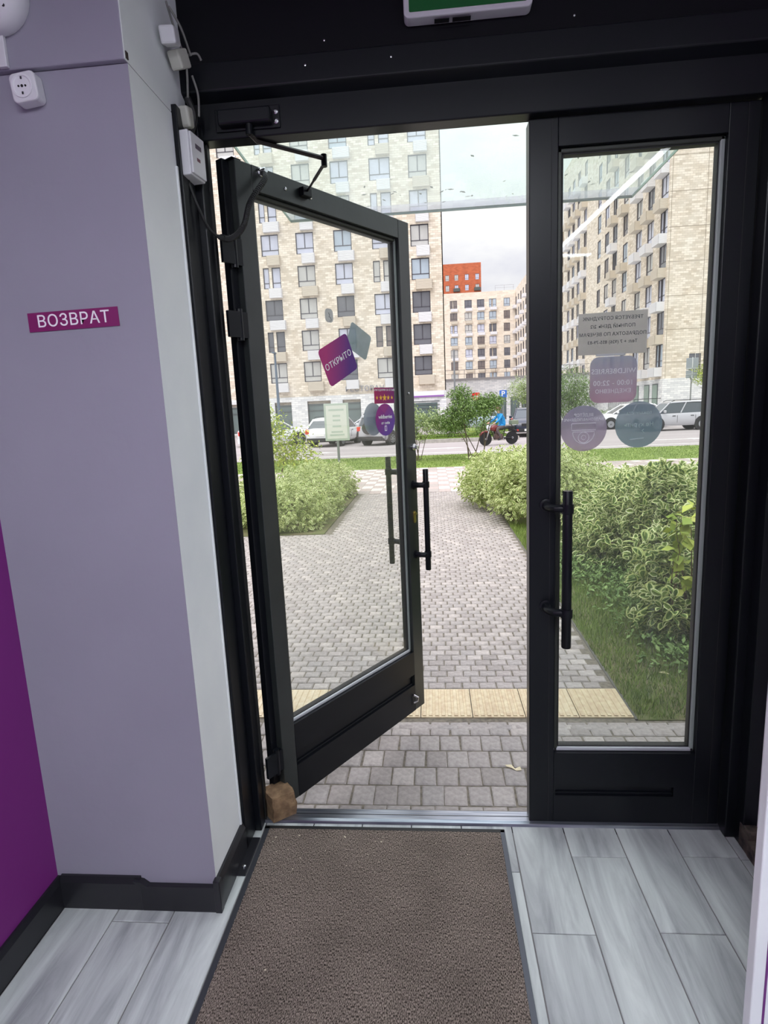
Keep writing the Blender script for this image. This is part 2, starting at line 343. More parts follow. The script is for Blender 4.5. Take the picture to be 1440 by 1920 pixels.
wallbox('trim_4', -.80,1.142,2.125,2.2,2.66,3.6, BLACK2)
th = obj('trim_5', MB().prism([(2.078,0),(2.082,.010),(2.095,.014),(2.148,.014),(2.165,.004),(2.165,-.02),(2.078,-.003)], -.74,1.06,'x'), ALU, kind='structure')
obj('groove', MB().box(-.74,1.06,2.118,2.121,.0135,.0145), RUBBER, th)
# floor-bolt plate in the corner by the jamb
bpz = thing('floor_plate', 'dark metal floor plate with screw at the foot of left jamb', 'plate', (-.742,1.90,0))
obj('plate', MB().box(-.012,.022,-.10,.09,.0,.006), mat('dark_steel', (.05,.05,.06,1), .35,.7), bpz, bevel=.002)
obj('screw', MB().lathe([(.007,0),(.007,.004),(.003,.006)],12, Matrix.Translation((.004,-.06,.006))), CHROME, bpz)
# ------------------------------------------------------------------ open leaf (door_1)
def leaf_frame(root, W, z0, z1, gx0, gx1, gz0, gz1, T, bk=None):
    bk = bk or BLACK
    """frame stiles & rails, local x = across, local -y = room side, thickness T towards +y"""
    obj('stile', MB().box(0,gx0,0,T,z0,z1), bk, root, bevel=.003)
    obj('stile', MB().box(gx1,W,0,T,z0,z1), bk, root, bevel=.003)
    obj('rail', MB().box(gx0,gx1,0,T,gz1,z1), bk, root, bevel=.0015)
    # glazing beads: reveal steps towards the pane
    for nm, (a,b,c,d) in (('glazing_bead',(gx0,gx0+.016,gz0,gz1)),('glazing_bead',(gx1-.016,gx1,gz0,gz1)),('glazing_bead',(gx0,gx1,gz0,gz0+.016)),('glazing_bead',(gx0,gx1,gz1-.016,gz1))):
        obj(nm, MB().box(a,b,.016,T-.006,c,d), BEADSKY if d < gz0+.05 else (BEAD if a > gx0+.1 and d-c > 1 else BEADD), root, bevel=.004)
    for yy in (.026,.046):
        obj('glass_pane', MB().box(gx0+.01,gx1-.01,yy,yy+.003,gz0+.01,gz1-.01), PANE, root)
    for (a,b,c,d) in ((gx0+.016,gx0+.02,gz0+.016,gz1-.016),(gx1-.02,gx1-.016,gz0+.016,gz1-.016),(gx0+.016,gx1-.016,gz0+.016,gz0+.02),(gx0+.016,gx1-.016,gz1-.02,gz1-.016)):
        obj('gasket', MB().box(a,b,.022,.05,c,d), RUBBER, root)
def kick(root, gx0, gx1, z0, gz0, T, sx0, sx1, sz0, sz1):
    # kick panel with a recessed slot
    m = MB()
    m.box(gx0,gx1,0,T,z0,sz0); m.box(gx0,gx1,0,T,sz1,gz0); m.box(gx0,sx0,0,T,sz0,sz1); m.box(sx1,gx1,0,T,sz0,sz1); m.box(sx0,sx1,.018,T,sz0,sz1)
    obj('kick_panel', m, BLACK, root)
    obj('slot_strip', MB().box(sx0,sx1,.010,.018,sz0,sz0+.010), BLACK, root, bevel=.002)
d1 = setting('door_1', (-.655,2.16,0), math.radians(56.42))
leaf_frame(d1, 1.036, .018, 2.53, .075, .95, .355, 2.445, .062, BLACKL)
kick(d1, .075, .95, .018, .355, .062, .075, .972-.02, .165, .225)
obj('rebate_lip', MB().box(-.032,0,.03,.062,.02,2.53), BLACK, d1, bevel=.002)
obj('top_cap', MB().box(-.01,.03,.0,.062,2.5302,2.5322), BLACK, d1)
for z in (2.22,1.97,.235):
    h = obj('hinge', MB().cyl((-.028,.006,z-.055),(-.028,.006,z+.055),.012,14), BLACK, d1, smooth=True)
    obj('hinge_plate', MB().box(-.026,.004,.0,.03,z-.045,z+.045), BLACK, h)
    obj('hinge_plate', MB().box(-.085,-.03,-.004,.008,z-.045,z+.045), BLACK, h, rot=(0,0,0))
def pull_handle(root, x, za, zb, zc, zd, yoff, r=.0145, side=-1, xo=0, base=None):
    """vertical bar with two brackets; side -1 = room side; x bar position, base = foot position"""
    base = x if base is None else base
    y = side*yoff if side < 0 else .062+yoff
    yb = 0 if side < 0 else .062
    h = obj('pull_handle', MB().lathe([(r*.9,za),(r,za+.003),(r,zb-.003),(r*.9,zb)],20,Matrix.Translation((x,y,0))), BLACK, root, smooth=True)
    for z in (zc,zd):
        obj('bracket', MB().tube([(base,yb,z),(base,yb+(y-yb)*.55,z),(base+(x-base)*.3,y*.9+yb*.1,z),(x,y,z)],[.017,.014,.014,.015],12), BLACK, h, smooth=True)
        obj('collar', MB().lathe([(r+.0035,-.016),(r+.004,-.013),(r+.004,.013),(r+.0035,.016)],20,Matrix.Translation((x,y,z))), BLACK, h, smooth=True)
        obj('rosette', MB().lathe([(.024,0),(.024,.004),(.018,.006)],18,Matrix.Translation((base,yb,z))@Matrix.Rotation(PI/2 if side<0 else -PI/2,4,'X')), BLACK, h, smooth=True)
    return h
pull_handle(d1, 1.035, .80, 1.335, 1.255, .885, .055, side=-1, base=1.005)
pull_handle(d1, .985, .82, 1.40, 1.32, .945, .085, side=1, base=.99)
lk = obj('lock_plate', MB().prism([(1.000+.010*math.cos(a),1.087+(.022 if math.sin(a)>0 else -.022)+.010*math.sin(a)) for a in [i*PI/8 for i in range(16)]],-.005,0,'y'), BRASS, d1, smooth=True)
obj('key_cylinder', MB().cyl((1.0,-.013,1.105),(1.0,0,1.105),.008,14), BRASS, lk, smooth=True)
kn = obj('deadbolt_knob', MB().lathe([(.018,0),(.018,.006),(.008,.008),(.011,.02),(.009,.026)],16,Matrix.Translation((1.015,0,1.449))@Matrix.Rotation(PI/2,4,'X')), CHROME, d1, smooth=True)
obj('foot_latch', MB().tube([(.93,-.004,.115),(.945,-.022,.10),(.94,-.022,.082),(.928,-.006,.072)],.005,8), CHROME, d1, smooth=True)
obj('latch_hole', MB().box(.918,.948,-.002,.0,.062,.11), RUBBER, d1)
obj('screw', MB().lathe([(.006,0),(.006,.003),(.003,.005)],12,Matrix.Translation((.235,0,2.487))@Matrix.Rotation(PI/2,4,'X')), CHROME, d1)
obj('screw', MB().lathe([(.006,0),(.006,.003),(.003,.005)],12,Matrix.Translation((.987,0,1.72))@Matrix.Rotation(PI/2,4,'X')), CHROME, d1)
# ------------------------------------------------------------------ fixed leaf (door_2)
d2 = setting('door_2', (.342,2.095,0))
leaf_frame(d2, .714, .012, 2.545, .094, .618, .31, 2.458, .062)
kick(d2, .094, .618, .012, .31, .062, .10, .545, .128, .168)
obj('vertical_seam', MB().box(.0715,.0735,-.0012,.0,.02,2.54), RUBBER, d2)
obj('vertical_seam', MB().box(.675,.677,-.0012,.0,.02,2.54), RUBBER, d2)
pull_handle(d2, .118, .775, 1.345, 1.283, .905, .075, side=-1, base=.060, r=.017)
# ------------------------------------------------------------------ stickers and notices
def gradmat(name, ca, cb, ax=(1,0,1), lo=-.1, hi=.1, rough=.4, alpha=None):
    if name in MATS: return MATS[name]
    m = bpy.data.materials.new(name); m.use_nodes = True; nt = m.node_tree; b = nt.nodes['Principled BSDF']; b.inputs['Roughness'].default_value = rough
    tc = N(nt,'ShaderNodeTexCoord'); d = N(nt,'ShaderNodeVectorMath', operation='DOT_PRODUCT'); d.inputs[1].default_value = ax
    mr = N(nt,'ShaderNodeMapRange'); mr.inputs['From Min'].default_value = lo; mr.inputs['From Max'].default_value = hi
    mx = N(nt,'ShaderNodeMix', data_type='RGBA'); mx.inputs[6].default_value = ca; mx.inputs[7].default_value = cb
    wr(nt,tc.outputs['Object'],d.inputs[0]); wr(nt,d.outputs['Value'],mr.inputs[0]); wr(nt,mr.outputs[0],mx.inputs['Factor']); wr(nt,mx.outputs[2],b.inputs['Base Color'])
    if alpha: b.inputs['Alpha'].default_value = alpha; 
    MATS[name] = m; return m
WHT = mat('white_print', rgb(240,236,242), .5); YEL = mat('yellow_print', rgb(250,190,60), .5)
LW = mat('faded_white_print', rgb(246,240,248), .6); LG = mat('faded_grey_print', rgb(96,98,104), .6)
ca, sa = math.cos(math.radians(56.42)), math.sin(math.radians(56.42))
def on_leaf(s, z, off=0): return (-.655+ca*s+sa*off, 2.16+sa*s-ca*off, z)   # off>0 = towards the room
RZ1 = math.radians(56.42)
def board(root, poly, m, name='print', y0=-.0006, y1=0): return obj(name, MB().prism(poly,y0,y1,'y'), m, root)
def star(r, cx, cz, k=.42): return [(cx+(r if i%2==0 else r*k)*math.sin(PI*i/5), cz+(r if i%2==0 else r*k)*math.cos(PI*i/5)) for i in range(10)]
PGRAD = gradmat('magenta_to_violet_print', rgb(196,60,140), rgb(104,52,150), (1,0,-.6), -.09, .09)
t = thing('open_sign', 'tilted square purple sticker reading ОТКРЫТО on the open door glass', 'sticker', on_leaf(.502,1.868,-.020), RZ1)
o = board(t, rrect(.205,.165,.018), PGRAD, 'sticker_face', -.001, 0); o.rotation_euler = (0,math.radians(-25),0)
lettering('ОТКРЫТО', .0365, WHT, t, (0,-.0012,-.002), (0,math.radians(-25),0), bold=.012)
t = thing('sticker_back', 'blue grey back of a rounded sticker beside the tilted purple one', 'sticker', on_leaf(.683,1.960,-.0505), RZ1)
GB = mat('blue_grey_sticker_back', rgb(150,172,186), .35, noise=(14,rgb(128,156,160)))
o = board(t, rrect(.15,.12,.014), GB, 'sticker_face', 0, .001); o.rotation_euler = (0,math.radians(24),0)
t = thing('sticker_back', 'small pale grey rounded sticker with a hook mark, high on open door', 'sticker', on_leaf(.492,2.056,-.0505), RZ1)
board(t, rrect(.05,.058,.018), mat('pale_grey_sticker', rgb(196,198,204), .4), 'sticker_face', 0, .001)
obj('hook_mark', MB().tube([(-.004,-.001,.012),(.002,-.001,.002),(-.002,-.001,-.006),(.008,-.001,-.008),(.012,-.001,-.02),(.002,-.001,-.022)],.0013,6), LG, t)
t = thing('review_sticker', 'small magenta rectangular sticker with a row of five yellow stars', 'sticker', on_leaf(.815,1.712,-.020), RZ1)
board(t, rrect(.155,.075,.004), gradmat('magenta_print', rgb(190,40,110), rgb(150,40,130), (1,0,0), -.07,.07), 'sticker_face', -.001, 0)
lettering('БЛАГОДАРИМ ЗА ОТЗЫВ', .0125, WHT, t, (0,-.0012,.026), bold=.01)
for i, r in enumerate((.010,.013,.018,.013,.010)): board(t, star(r,(i-2)*.029,-.010), YEL, 'star', -.0016,-.001)
t = thing('oval_sticker', 'round purple company sticker with white lettering near the open door edge', 'sticker', on_leaf(.815,1.597,-.020), RZ1)
board(t, circ(.075,.077), gradmat('violet_print', rgb(176,60,160), rgb(128,84,184), (1,0,-1), -.08,.06), 'sticker_face', -.001, 0)
board(t, [(-.045,.058),(-.02,.071),(.0,.076),(.03,.068),(-.004,.030)], mat('dark_magenta_print', rgb(150,30,130), .4), 'facet', -.0014,-.001)
lettering('wildberries', .026, WHT, t, (0,-.0016,.014), bold=.018, spacing=.92)
lettering('от себя', .0175, WHT, t, (0,-.0016,-.016), bold=.015)
board(t, [(-.008,-.028),(.008,-.028),(.008,-.054),(-.008,-.054)], WHT, 'door_icon', -.0016,-.001)
board(t, [(-.004,-.033),(.005,-.031),(.005,-.050),(-.004,-.050)], mat('violet_ink', rgb(140,70,170), .4), 'door_icon_inset', -.002,-.0016)
t = thing('sticker_back', 'grey blue back of a round sticker showing left of the purple oval one', 'sticker', on_leaf(.762,1.602,-.0505), RZ1)
board(t, circ(.072,.078), mat('grey_blue_sticker_back', rgb(158,172,190), .4), 'sticker_face', 0, .001)
# fixed leaf, stuck on the outer side and read from behind
YS = 2.095+.0505
GBX = lambda n,a,b: gradmat(n,a,b,(0,0,1),-.07,.07)
t = thing('job_notice', 'grey paper job notice seen from behind at the top of fixed door glass', 'notice', (.634,YS,1.872))
board(t, [(-.116,-.07),(.116,-.071),(.116,.073),(-.116,.069)], mat('notice_paper_back', rgb(226,220,218), .7, noise=(8,rgb(218,212,210))), 'paper', 0, .0006)
for i, s in enumerate(('ТРЕБУЕТСЯ СОТРУДНИК','ПОЛНЫЙ ДЕНЬ 2/2','ПОДРАБОТКА ПО ВЕЧЕРАМ','Тел: + 7 (926) 855-79-83')):
    lettering(s, .0158 if i != 3 else .0152, LG, t, (0,-.0006,.050-.0265*i), mirror=True, bold=.012)
obj('tape', MB().box(-.055,.045,-.0005,.0,-.076,-.068), WHITEP, t)
t = thing('hours_sticker', 'rounded grey mauve sticker with opening hours seen from behind', 'sticker', (.640,YS,1.715))
board(t, rrect(.160,.158,.03), GBX('mauve_back_a', rgb(206,164,190), rgb(186,186,208)), 'sticker_face', 0, .001)
lettering('WILDBERRIES', .024, LW, t, (0,-.0006,.028), mirror=True, bold=.012)
lettering('10:00 - 22:00', .0245, LW, t, (0,-.0006,-.012), mirror=True, bold=.014)
lettering('ЕЖЕДНЕВНО', .0185, LW, t, (0,-.0006,-.040), mirror=True, bold=.012)
t = thing('camera_sticker', 'round mauve sticker with dome camera icon, left of the pair', 'sticker', (.541,YS,1.549))
board(t, circ(.081,.081), GBX('mauve_back_b', rgb(206,184,204), rgb(178,170,196)), 'sticker_face', 0, .001)
lettering('ВЕДЁТСЯ', .014, LW, t, (0,-.0006,.047), mirror=True, bold=.012); lettering('ВИДЕОНАБЛЮДЕНИЕ', .0125, LW, t, (0,-.0006,.031), mirror=True, bold=.01)
def outline(poly, r=.0016): 
    m = MB(); p = [(a,-.001,b) for a,b in poly]; m.tube(p+[p[0]], r, 5); return m
obj('camera_icon', outline([(-.042,.018),(.042,.018),(.042,-.006),(-.042,-.006)]), LW, t)
ic = outline([(-.038*math.cos(a),-.012-.042*math.sin(a)) for a in [i*PI/12 for i in range(13)]]); ic.tube([(.019*math.cos(a),-.001,-.032+.019*math.sin(a)) for a in [i*PI/8 for i in range(17)]],.0016,5); ic.tube([(.008*math.cos(a),-.001,-.032+.008*math.sin(a)) for a in [i*PI/6 for i in range(13)]],.0014,5)
obj('camera_icon', ic, LW, t)
t = thing('no_smoking_sticker', 'round slate grey sticker asking not to smoke, right of the pair', 'sticker', (.731,YS,1.555))
board(t, circ(.081,.081), GBX('slate_back', rgb(150,176,184), rgb(158,170,188)), 'sticker_face', 0, .001)
lettering('Не курить', .020, mat('faint_print', rgb(206,222,222), .6), t, (0,-.0006,.0), mirror=True, bold=.012)
lettering('ПОЖАЛУЙСТА', .0115, MATS['faint_print'], t, (0,-.0006,.040), mirror=True)
obj('cigarette_icon', MB().tube([(-.03,-.001,-.052),(.018,-.001,-.048)],.0022,6).tube([(.02,-.001,-.03),(.012,-.001,-.022),(.018,-.001,-.016)],.001,5), MATS['faint_print'], t)
for nm in ('blue_grey_sticker_back','pale_grey_sticker','grey_blue_sticker_back','slate_back','mauve_back_a','mauve_back_b','notice_paper_back'): seethrough(MATS[nm], .5, .28 if nm != 'notice_paper_back' else .12)
for nm in ('magenta_to_violet_print','magenta_print','violet_print'): seethrough(MATS[nm], .35, .06)
# ------------------------------------------------------------------ door closer
dc = thing('door_closer', 'black overhead door closer with folding arm above open leaf', 'door closer', (-.56,2.06,2.60))
obj('body', MB().box(-.10,.075,-.035,0,-.024,.022), BLACK, dc, bevel=.006)
obj('mounting_plate', MB().box(-.115,.10,-.006,0,-.034,.034), BLACK, dc, bevel=.002)
for z in (-.016,.012): obj('screw', MB().lathe([(.008,0),(.008,.004),(.004,.006)],12,Matrix.Translation((.088,-.006,z))@Matrix.Rotation(PI/2,4,'X')), CHROME, dc)
obj('spindle', MB().cyl((0,-.018,-.055),(0,-.018,-.02),.012,14), BLACK, dc, smooth=True)
E0 = Vector((-.56,2.042,2.549)); 
STEEL = mat('brown_black_steel', (.035,.03,.032,1), .35,.6)
m_ = MB(); A = [Vector((0,-.018,-.05)), Vector((.012,.02,-.058)), Vector((.20,.19,-.058))]
m_.tube(A,.008,8); obj('main_arm', m_, STEEL, dc, smooth=True)
obj('elbow', MB().cyl((.205,.196,-.085),(.205,.196,-.045),.011,12), BLACK, dc, smooth=True)
foot = Vector(on_leaf(.335,2.495,.012)); fl = foot-Vector((-.56,2.06,2.60))
obj('forearm', MB().tube([Vector((.205,.196,-.075)), Vector((.205,.196,-.075)).lerp(fl,.55)],.006,8).tube([Vector((.205,.196,-.075)).lerp(fl,.5), fl],.0042,8), STEEL, dc, smooth=True)
Mf = Matrix.Translation(fl)@Matrix.Rotation(RZ1,4,'Z')
obj('foot_bracket', MB().box(-.03,.018,-.014,.011,-.018,.014,M=Mf), BLACK, dc, bevel=.002)
obj('foot_screw', MB().lathe([(.007,0),(.007,.003),(.003,.005)],12,Mf@Matrix.Translation((.032,.011,-.008))@Matrix.Rotation(PI/2,4,'X')), CHROME, dc)
# ------------------------------------------------------------------ junction box and flexible cable at the jamb
jb = thing('junction_box', 'white alarm junction box on the left door jamb', 'junction box', (-.772,1.985,2.475))
obj('case', MB().box(-.02,.055,-.05,.04,-.075,.055), WHITEP, jb, bevel=.004, rot=(0,0,math.radians(-8)))
obj('lid', MB().box(.055,.062,-.045,.036,-.07,.05), WHITEP, jb, bevel=.002, rot=(0,0,math.radians(-8)))
obj('red_mark', MB().box(.0622,.0626,-.022,.014,.008,.022), mat('smudged_marking', rgb(96,84,100), .7), jb, rot=(0,0,math.radians(-8)))
obj('red_mark', MB().box(.0622,.0626,-.018,.002,-.028,-.018), mat('smudged_marking_b', rgb(110,70,84), .7), jb, rot=(0,0,math.radians(-8)))
def bez(pts, n=10):
    out = []; P = [Vector(p) for p in pts]
    for i in range(len(P)-1):
        a = P[max(i-1,0)]; b = P[i]; c = P[i+1]; d = P[min(i+2,len(P)-1)]
        for k in range(n):
            t = k/n; out.append(.5*((2*b)+(c-a)*t+(2*a-5*b+4*c-d)*t*t+(3*b-a-3*c+d)*t**3))
    out.append(P[-1]); return out
cp = bez([(-.755,1.975,2.40),(-.738,1.99,2.33),(-.715,2.03,2.262),(-.672,2.075,2.243),(-.625,2.10,2.285),(-.598,2.12,2.37),on_leaf(.095,2.475,.045),on_leaf(.114,2.512,.012)],8)
cb = thing('flexible_cable', 'black ribbed cable looping from white box to open door leaf', 'cable', (-.755,1.975,2.40))
obj('conduit', MB().tube([p-Vector((-.755,1.975,2.40)) for p in cp],[.0048 if i < 20 else .0085 for i in range(len(cp))],8), RUBBER, cb, smooth=True)
rib = MB()
for i in range(22,len(cp)-1,1):
    d = (cp[i+1]-cp[i]); 
    for q in (0,.5):
        p = cp[i]+d*q-Vector((-.755,1.975,2.40)); rib.tube([p, p+d.normalized()*.004],.0102,8)
obj('ribs', rib, RUBBER, cb, kind='stuff')
gl = Vector(on_leaf(.114,2.512,.0))-Vector((-.755,1.975,2.40))
obj('cable_gland', MB().lathe([(.016,0),(.016,.008),(.012,.011),(.011,.028),(.008,.034)],14,Matrix.Translation(gl)@Matrix.Rotation(RZ1,4,'Z')@Matrix.Rotation(PI/2,4,'X')), CHROME, cb, smooth=True)
# ------------------------------------------------------------------ upper-left cables on the reveal
cr = thing('cable_tangle', 'tangle of white adapters and wires high beside the black fascia', 'cables', (-.762,1.95,2.70))
obj('adapter', MB().box(0,.045,-.08,-.02,.055,.10), WHITEP, cr, bevel=.006, rot=(.35,0,.1))
obj('adapter', MB().box(.01,.05,-.02,.04,-.0,.05), mat('aged_plastic', rgb(190,188,180), .5), cr, bevel=.006, rot=(.5,0,-.2))
obj('adapter', MB().box(.0,.035,-.02,.03,-.15,-.09), MATS['aged_plastic'], cr, bevel=.008, rot=(.25,0,0))
for a in ([(.02,-.05,.16),(.03,-.02,.09),(.045,.0,.02),(.03,.03,-.06)],[(.03,-.06,.14),(.05,-.03,.10),(.055,.02,.05)],[(.05,.03,.0),(.06,.04,-.05),(.055,.045,-.11)],[(.035,.02,.05),(.07,.03,.06),(.08,.04,.045)]):
    obj('wire', MB().tube(bez(a,6),.0035,6), mat('grey_wire', rgb(120,118,116), .5), cr, smooth=True)
obj('wire', MB().tube(bez([(.02,.05,-.05),(.035,.06,-.10),(.02,.055,-.15)],6),.011,8), RUBBER, cr, smooth=True)
# ------------------------------------------------------------------ exit sign
ex = thing('exit_sign', 'green emergency exit sign in white frame above the door', 'sign', (.146,2.05,2.905))
obj('frame', MB().prism(rrect(.385,.20,.016),-.045,0,'y'), mat('off_white_plastic', rgb(208,206,212), .45), ex, bevel=.004)
obj('face', MB().prism(rrect(.352,.155,.004),-.0465,-.045,'y'), mat('exit_green', rgb(20,96,44), .3), ex)
for o_ in [ex.children[-1]]: o_.location = (0,0,.008)
lettering('EXIT', .058, mat('exit_letters', rgb(150,200,160), .4), ex, (0,-.047,-.032), bold=.006, spacing=1.1)
lettering('ВЫХОД', .062, MATS['exit_letters'], ex, (0,-.047,.038), bold=.012)
for a, b in ((-.10,-.055),(-.045,.01)): obj('vent', MB().box(a,b,-.04,-.02,-.1005,-.0995), RUBBER, ex)
# ------------------------------------------------------------------ column items
lb = thing('wall_label', 'purple strip label reading ВОЗВРАТ on the lilac column', 'label', (-1.009,1.6595,1.940))
o = board(lb, [(-.136,-.029),(.136,-.0245),(.135,.028),(-.136,.0235)], mat('plum_label', rgb(122,22,92), .5), 'strip', -.001, 0)
lettering('ВОЗВРАТ', .046, WHT, lb, (0,-.0013,-.001), (0,math.radians(-1),0), bold=.006)
sk = thing('wall_socket', 'white surface mounted power socket on the lilac column', 'socket', (-1.042,1.661,2.525))
obj('case', MB().prism(rrect(.072,.072,.014),-.036,0,'y'), WHITEP, sk, bevel=.004, rot=(0,math.radians(-6),0))
obj('well', MB().lathe([(.029,0),(.029,.003),(.024,.003),(.022,.001),(.001,.001)],24,Matrix.Translation((-.002,-.036,.002))@Matrix.Rotation(PI/2,4,'X')), mat('socket_insert', rgb(226,224,230), .4), sk, smooth=True)
for x in (-.0095,0,.0095): obj('hole', MB().cyl((x-.002,-.0385,.001),(x-.002,-.035,.001),.0026 if x else .0035,10), RUBBER, sk)
for s in (-1,1): obj('earth_clip', MB().box(-.004,0,-.039,-.036,.002+s*.018-.003,.002+s*.018+.003), mat('dark_steel', (.05,.05,.06,1)), sk)
cdt = thing('cable_trunking', 'narrow white cable trunking running up from the wall socket', 'trunking', (-1.09,1.645,2.58))
obj('trunking', MB().box(-.02,.006,-.012,0,0,.20), WHITEP, cdt, bevel=.002)
dm = thing('dome_camera', 'white dome security camera with dark lens at top left', 'camera', (-1.09,1.645,2.74))
Rx = Matrix.Rotation(PI/2,4,'X')
obj('base', MB().lathe([(.085,0),(.088,.01),(.086,.03),(.078,.045),(.06,.055)],32,Rx), WHITEP, dm, smooth=True)
eye = Matrix.Translation((-.012,-.055,.015))@Matrix.Rotation(math.radians(110),4,'X')
obj('ball', MB().lathe([(.058,-.02),(.06,0),(.055,.022),(.045,.038),(.034,.045)],28,eye), WHITEP, dm, smooth=True)
obj('lens', MB().lathe([(.034,.044),(.034,.048),(.028,.049),(.0,.050)],24,eye), mat('dark_lens', (.01,.008,.02,1), .1, coat=1), dm, smooth=True)
obj('screw', MB().cyl((.045,-.05,-.045),(.045,-.053,-.045),.004,8), RUBBER, dm)
# ------------------------------------------------------------------ door mat
MX0, MX1 = -.715, .239
fm = thing('door_mat', 'brown grey ribbed entrance mat with dark rubber edges', 'mat', ((MX0+MX1)/2,1.0,0))
mm = bpy.data.materials.new('ribbed_carpet'); mm.use_nodes = True; _n = mm.node_tree; _b = _n.nodes['Principled BSDF']; _b.inputs['Roughness'].default_value = .95; _b.inputs['Specular IOR Level'].default_value = .1
_tc = N(_n,'ShaderNodeTexCoord'); _mp = N(_n,'ShaderNodeMapping'); _mp.inputs['Scale'].default_value = (470,150,1)
_a = N(_n,'ShaderNodeTexNoise'); _a.inputs['Scale'].default_value = 1; _a.inputs['Detail'].default_value = 3
_r = N(_n,'ShaderNodeValToRGB'); _r.color_ramp.elements[0].position = .40; _r.color_ramp.elements[0].color = rgb(48,42,38); _r.color_ramp.elements[1].position = .62; _r.color_ramp.elements[1].color = rgb(158,144,134)
_c = N(_n,'ShaderNodeTexNoise'); _c.inputs['Scale'].default_value = 4; _c.inputs['Detail'].default_value = 3
_x = N(_n,'ShaderNodeMix', data_type='RGBA', blend_type='OVERLAY'); _x.inputs['Factor'].default_value = .45
wr(_n,_tc.outputs['Object'],_mp.inputs[0]); wr(_n,_mp.outputs[0],_a.inputs['Vector']); wr(_n,_a.outputs['Fac'],_r.inputs[0]); wr(_n,_tc.outputs['Object'],_c.inputs['Vector'])
wr(_n,_r.outputs[0],_x.inputs[6]); wr(_n,_c.outputs['Fac'],_x.inputs[7]); wr(_n,_x.outputs[2],_b.inputs['Base Color'])
_bp = N(_n,'ShaderNodeBump'); _bp.inputs['Strength'].default_value = .7; _bp.inputs['Distance'].default_value = .004; wr(_n,_a.outputs['Fac'],_bp.inputs['Height']); wr(_n,_bp.outputs[0],_b.inputs['Normal'])
w2 = (MX1-MX0)/2
# rippled pile surface
nx, ny = 120, 60
xs = np.linspace(-w2+.02,w2-.018,nx); ys = np.linspace(-.8,1.035,ny); X, Y = np.meshgrid(xs,ys)
Zc = .009+.0012*np.sin(X*2*PI/.0155)+rng.normal(0,.0004,X.shape)+.002*np.sin(Y*3+X*2)*.3
V = np.stack([X,Y,Zc],-1).reshape(-1,3); ii = np.arange((ny-1)*nx).reshape(ny-1,nx)[:,:-1].ravel()
F = np.stack([ii,ii+1,ii+nx+1,ii+nx],1)
obj('pile', fastmesh('pile',V,F,[mm],smooth=True), None, fm, label='brown grey ribbed pile', kind='stuff')
obj('backing', MB().box(-w2,w2,-.8,1.05,.0005,.006), RUBBER, fm)
GR = mat('grey_rubber_border', rgb(92,96,104), .6)
obj('border', MB().box(w2-.018,w2,-.8,1.05,.0008,.008), GR, fm, bevel=.002, label='lighter grey rubber edge')
obj('border', MB().box(-w2,-w2+.02,-.8,1.05,.0008,.008), mat('dark_rubber_border', rgb(50,52,58), .6), fm, bevel=.002)
obj('border', MB().box(-w2,w2,1.035,1.055,.0008,.008), RUBBER, fm, bevel=.002)
# crumbs on the mat
cr_ = MB(); random.seed(5)
CRM = mat('pale_crumb', rgb(225,215,190), .8)
for i in range(26):
    x = random.uniform(MX0+.05,MX0+.5) if i < 18 else random.uniform(MX0+.1,MX1-.1); y = 2.0-abs(random.gauss(0,.10)) if i < 20 else random.uniform(1.2,1.9); r = random.uniform(.0012,.0028)
    cr_.box(x,x+r*random.uniform(1,2.5),y,y+r,.010,.012)
o = obj('crumbs', cr_, CRM); o['kind'] = 'stuff'; tag(o, 'pale crumbs scattered on the entrance mat', 'crumbs')
# ------------------------------------------------------------------ stone holding the leaf
def rock(name, sx, sy, sz, seed, m, nsub=3):
    import bmesh
    bm = bmesh.new(); bmesh.ops.create_cube(bm, size=1); bmesh.ops.subdivide_edges(bm, edges=bm.edges, cuts=nsub, use_grid_fill=True)
    r = np.random.default_rng(seed); off = r.uniform(-1,1,(4,3))
    for v in bm.verts:
        c = np.array(v.co); nrm = np.linalg.norm(c); sph = c/nrm*.62
        c = c*.80+sph*.20*1.0
        c += .03*np.array([math.sin(9*c[1]+off[0][0]*5)+math.sin(7*c[2]+off[1][1]*9), math.sin(8*c[2]+off[2][2]*7), math.sin(10*c[0]+off[3][0]*6)])*.7 + r.normal(0,.010,3)
        v.co = (c[0]*sx, c[1]*sy, (c[2]+.47)*sz)
    me = bpy.data.meshes.new(name); bm.to_mesh(me); bm.free(); me.materials.append(m)
    me.polygons.foreach_set('use_smooth',[True]*len(me.polygons)); me.set_sharp_from_angle(angle=math.radians(32))
    return me
SAND = mat('brown_sandstone', rgb(150,122,92), .9, noise=(30,rgb(108,84,62),(1,1,1),6), bump=(45,.7))
st = bpy.data.objects.new('stone', rock('stone',.105,.10,.112,4,SAND)); COL.objects.link(st); st.location = (-.672,2.125,.0145); st.rotation_euler = (0,0,math.radians(38))
tag(st, 'rough brown paving stone on the threshold propping the open door', 'stone')
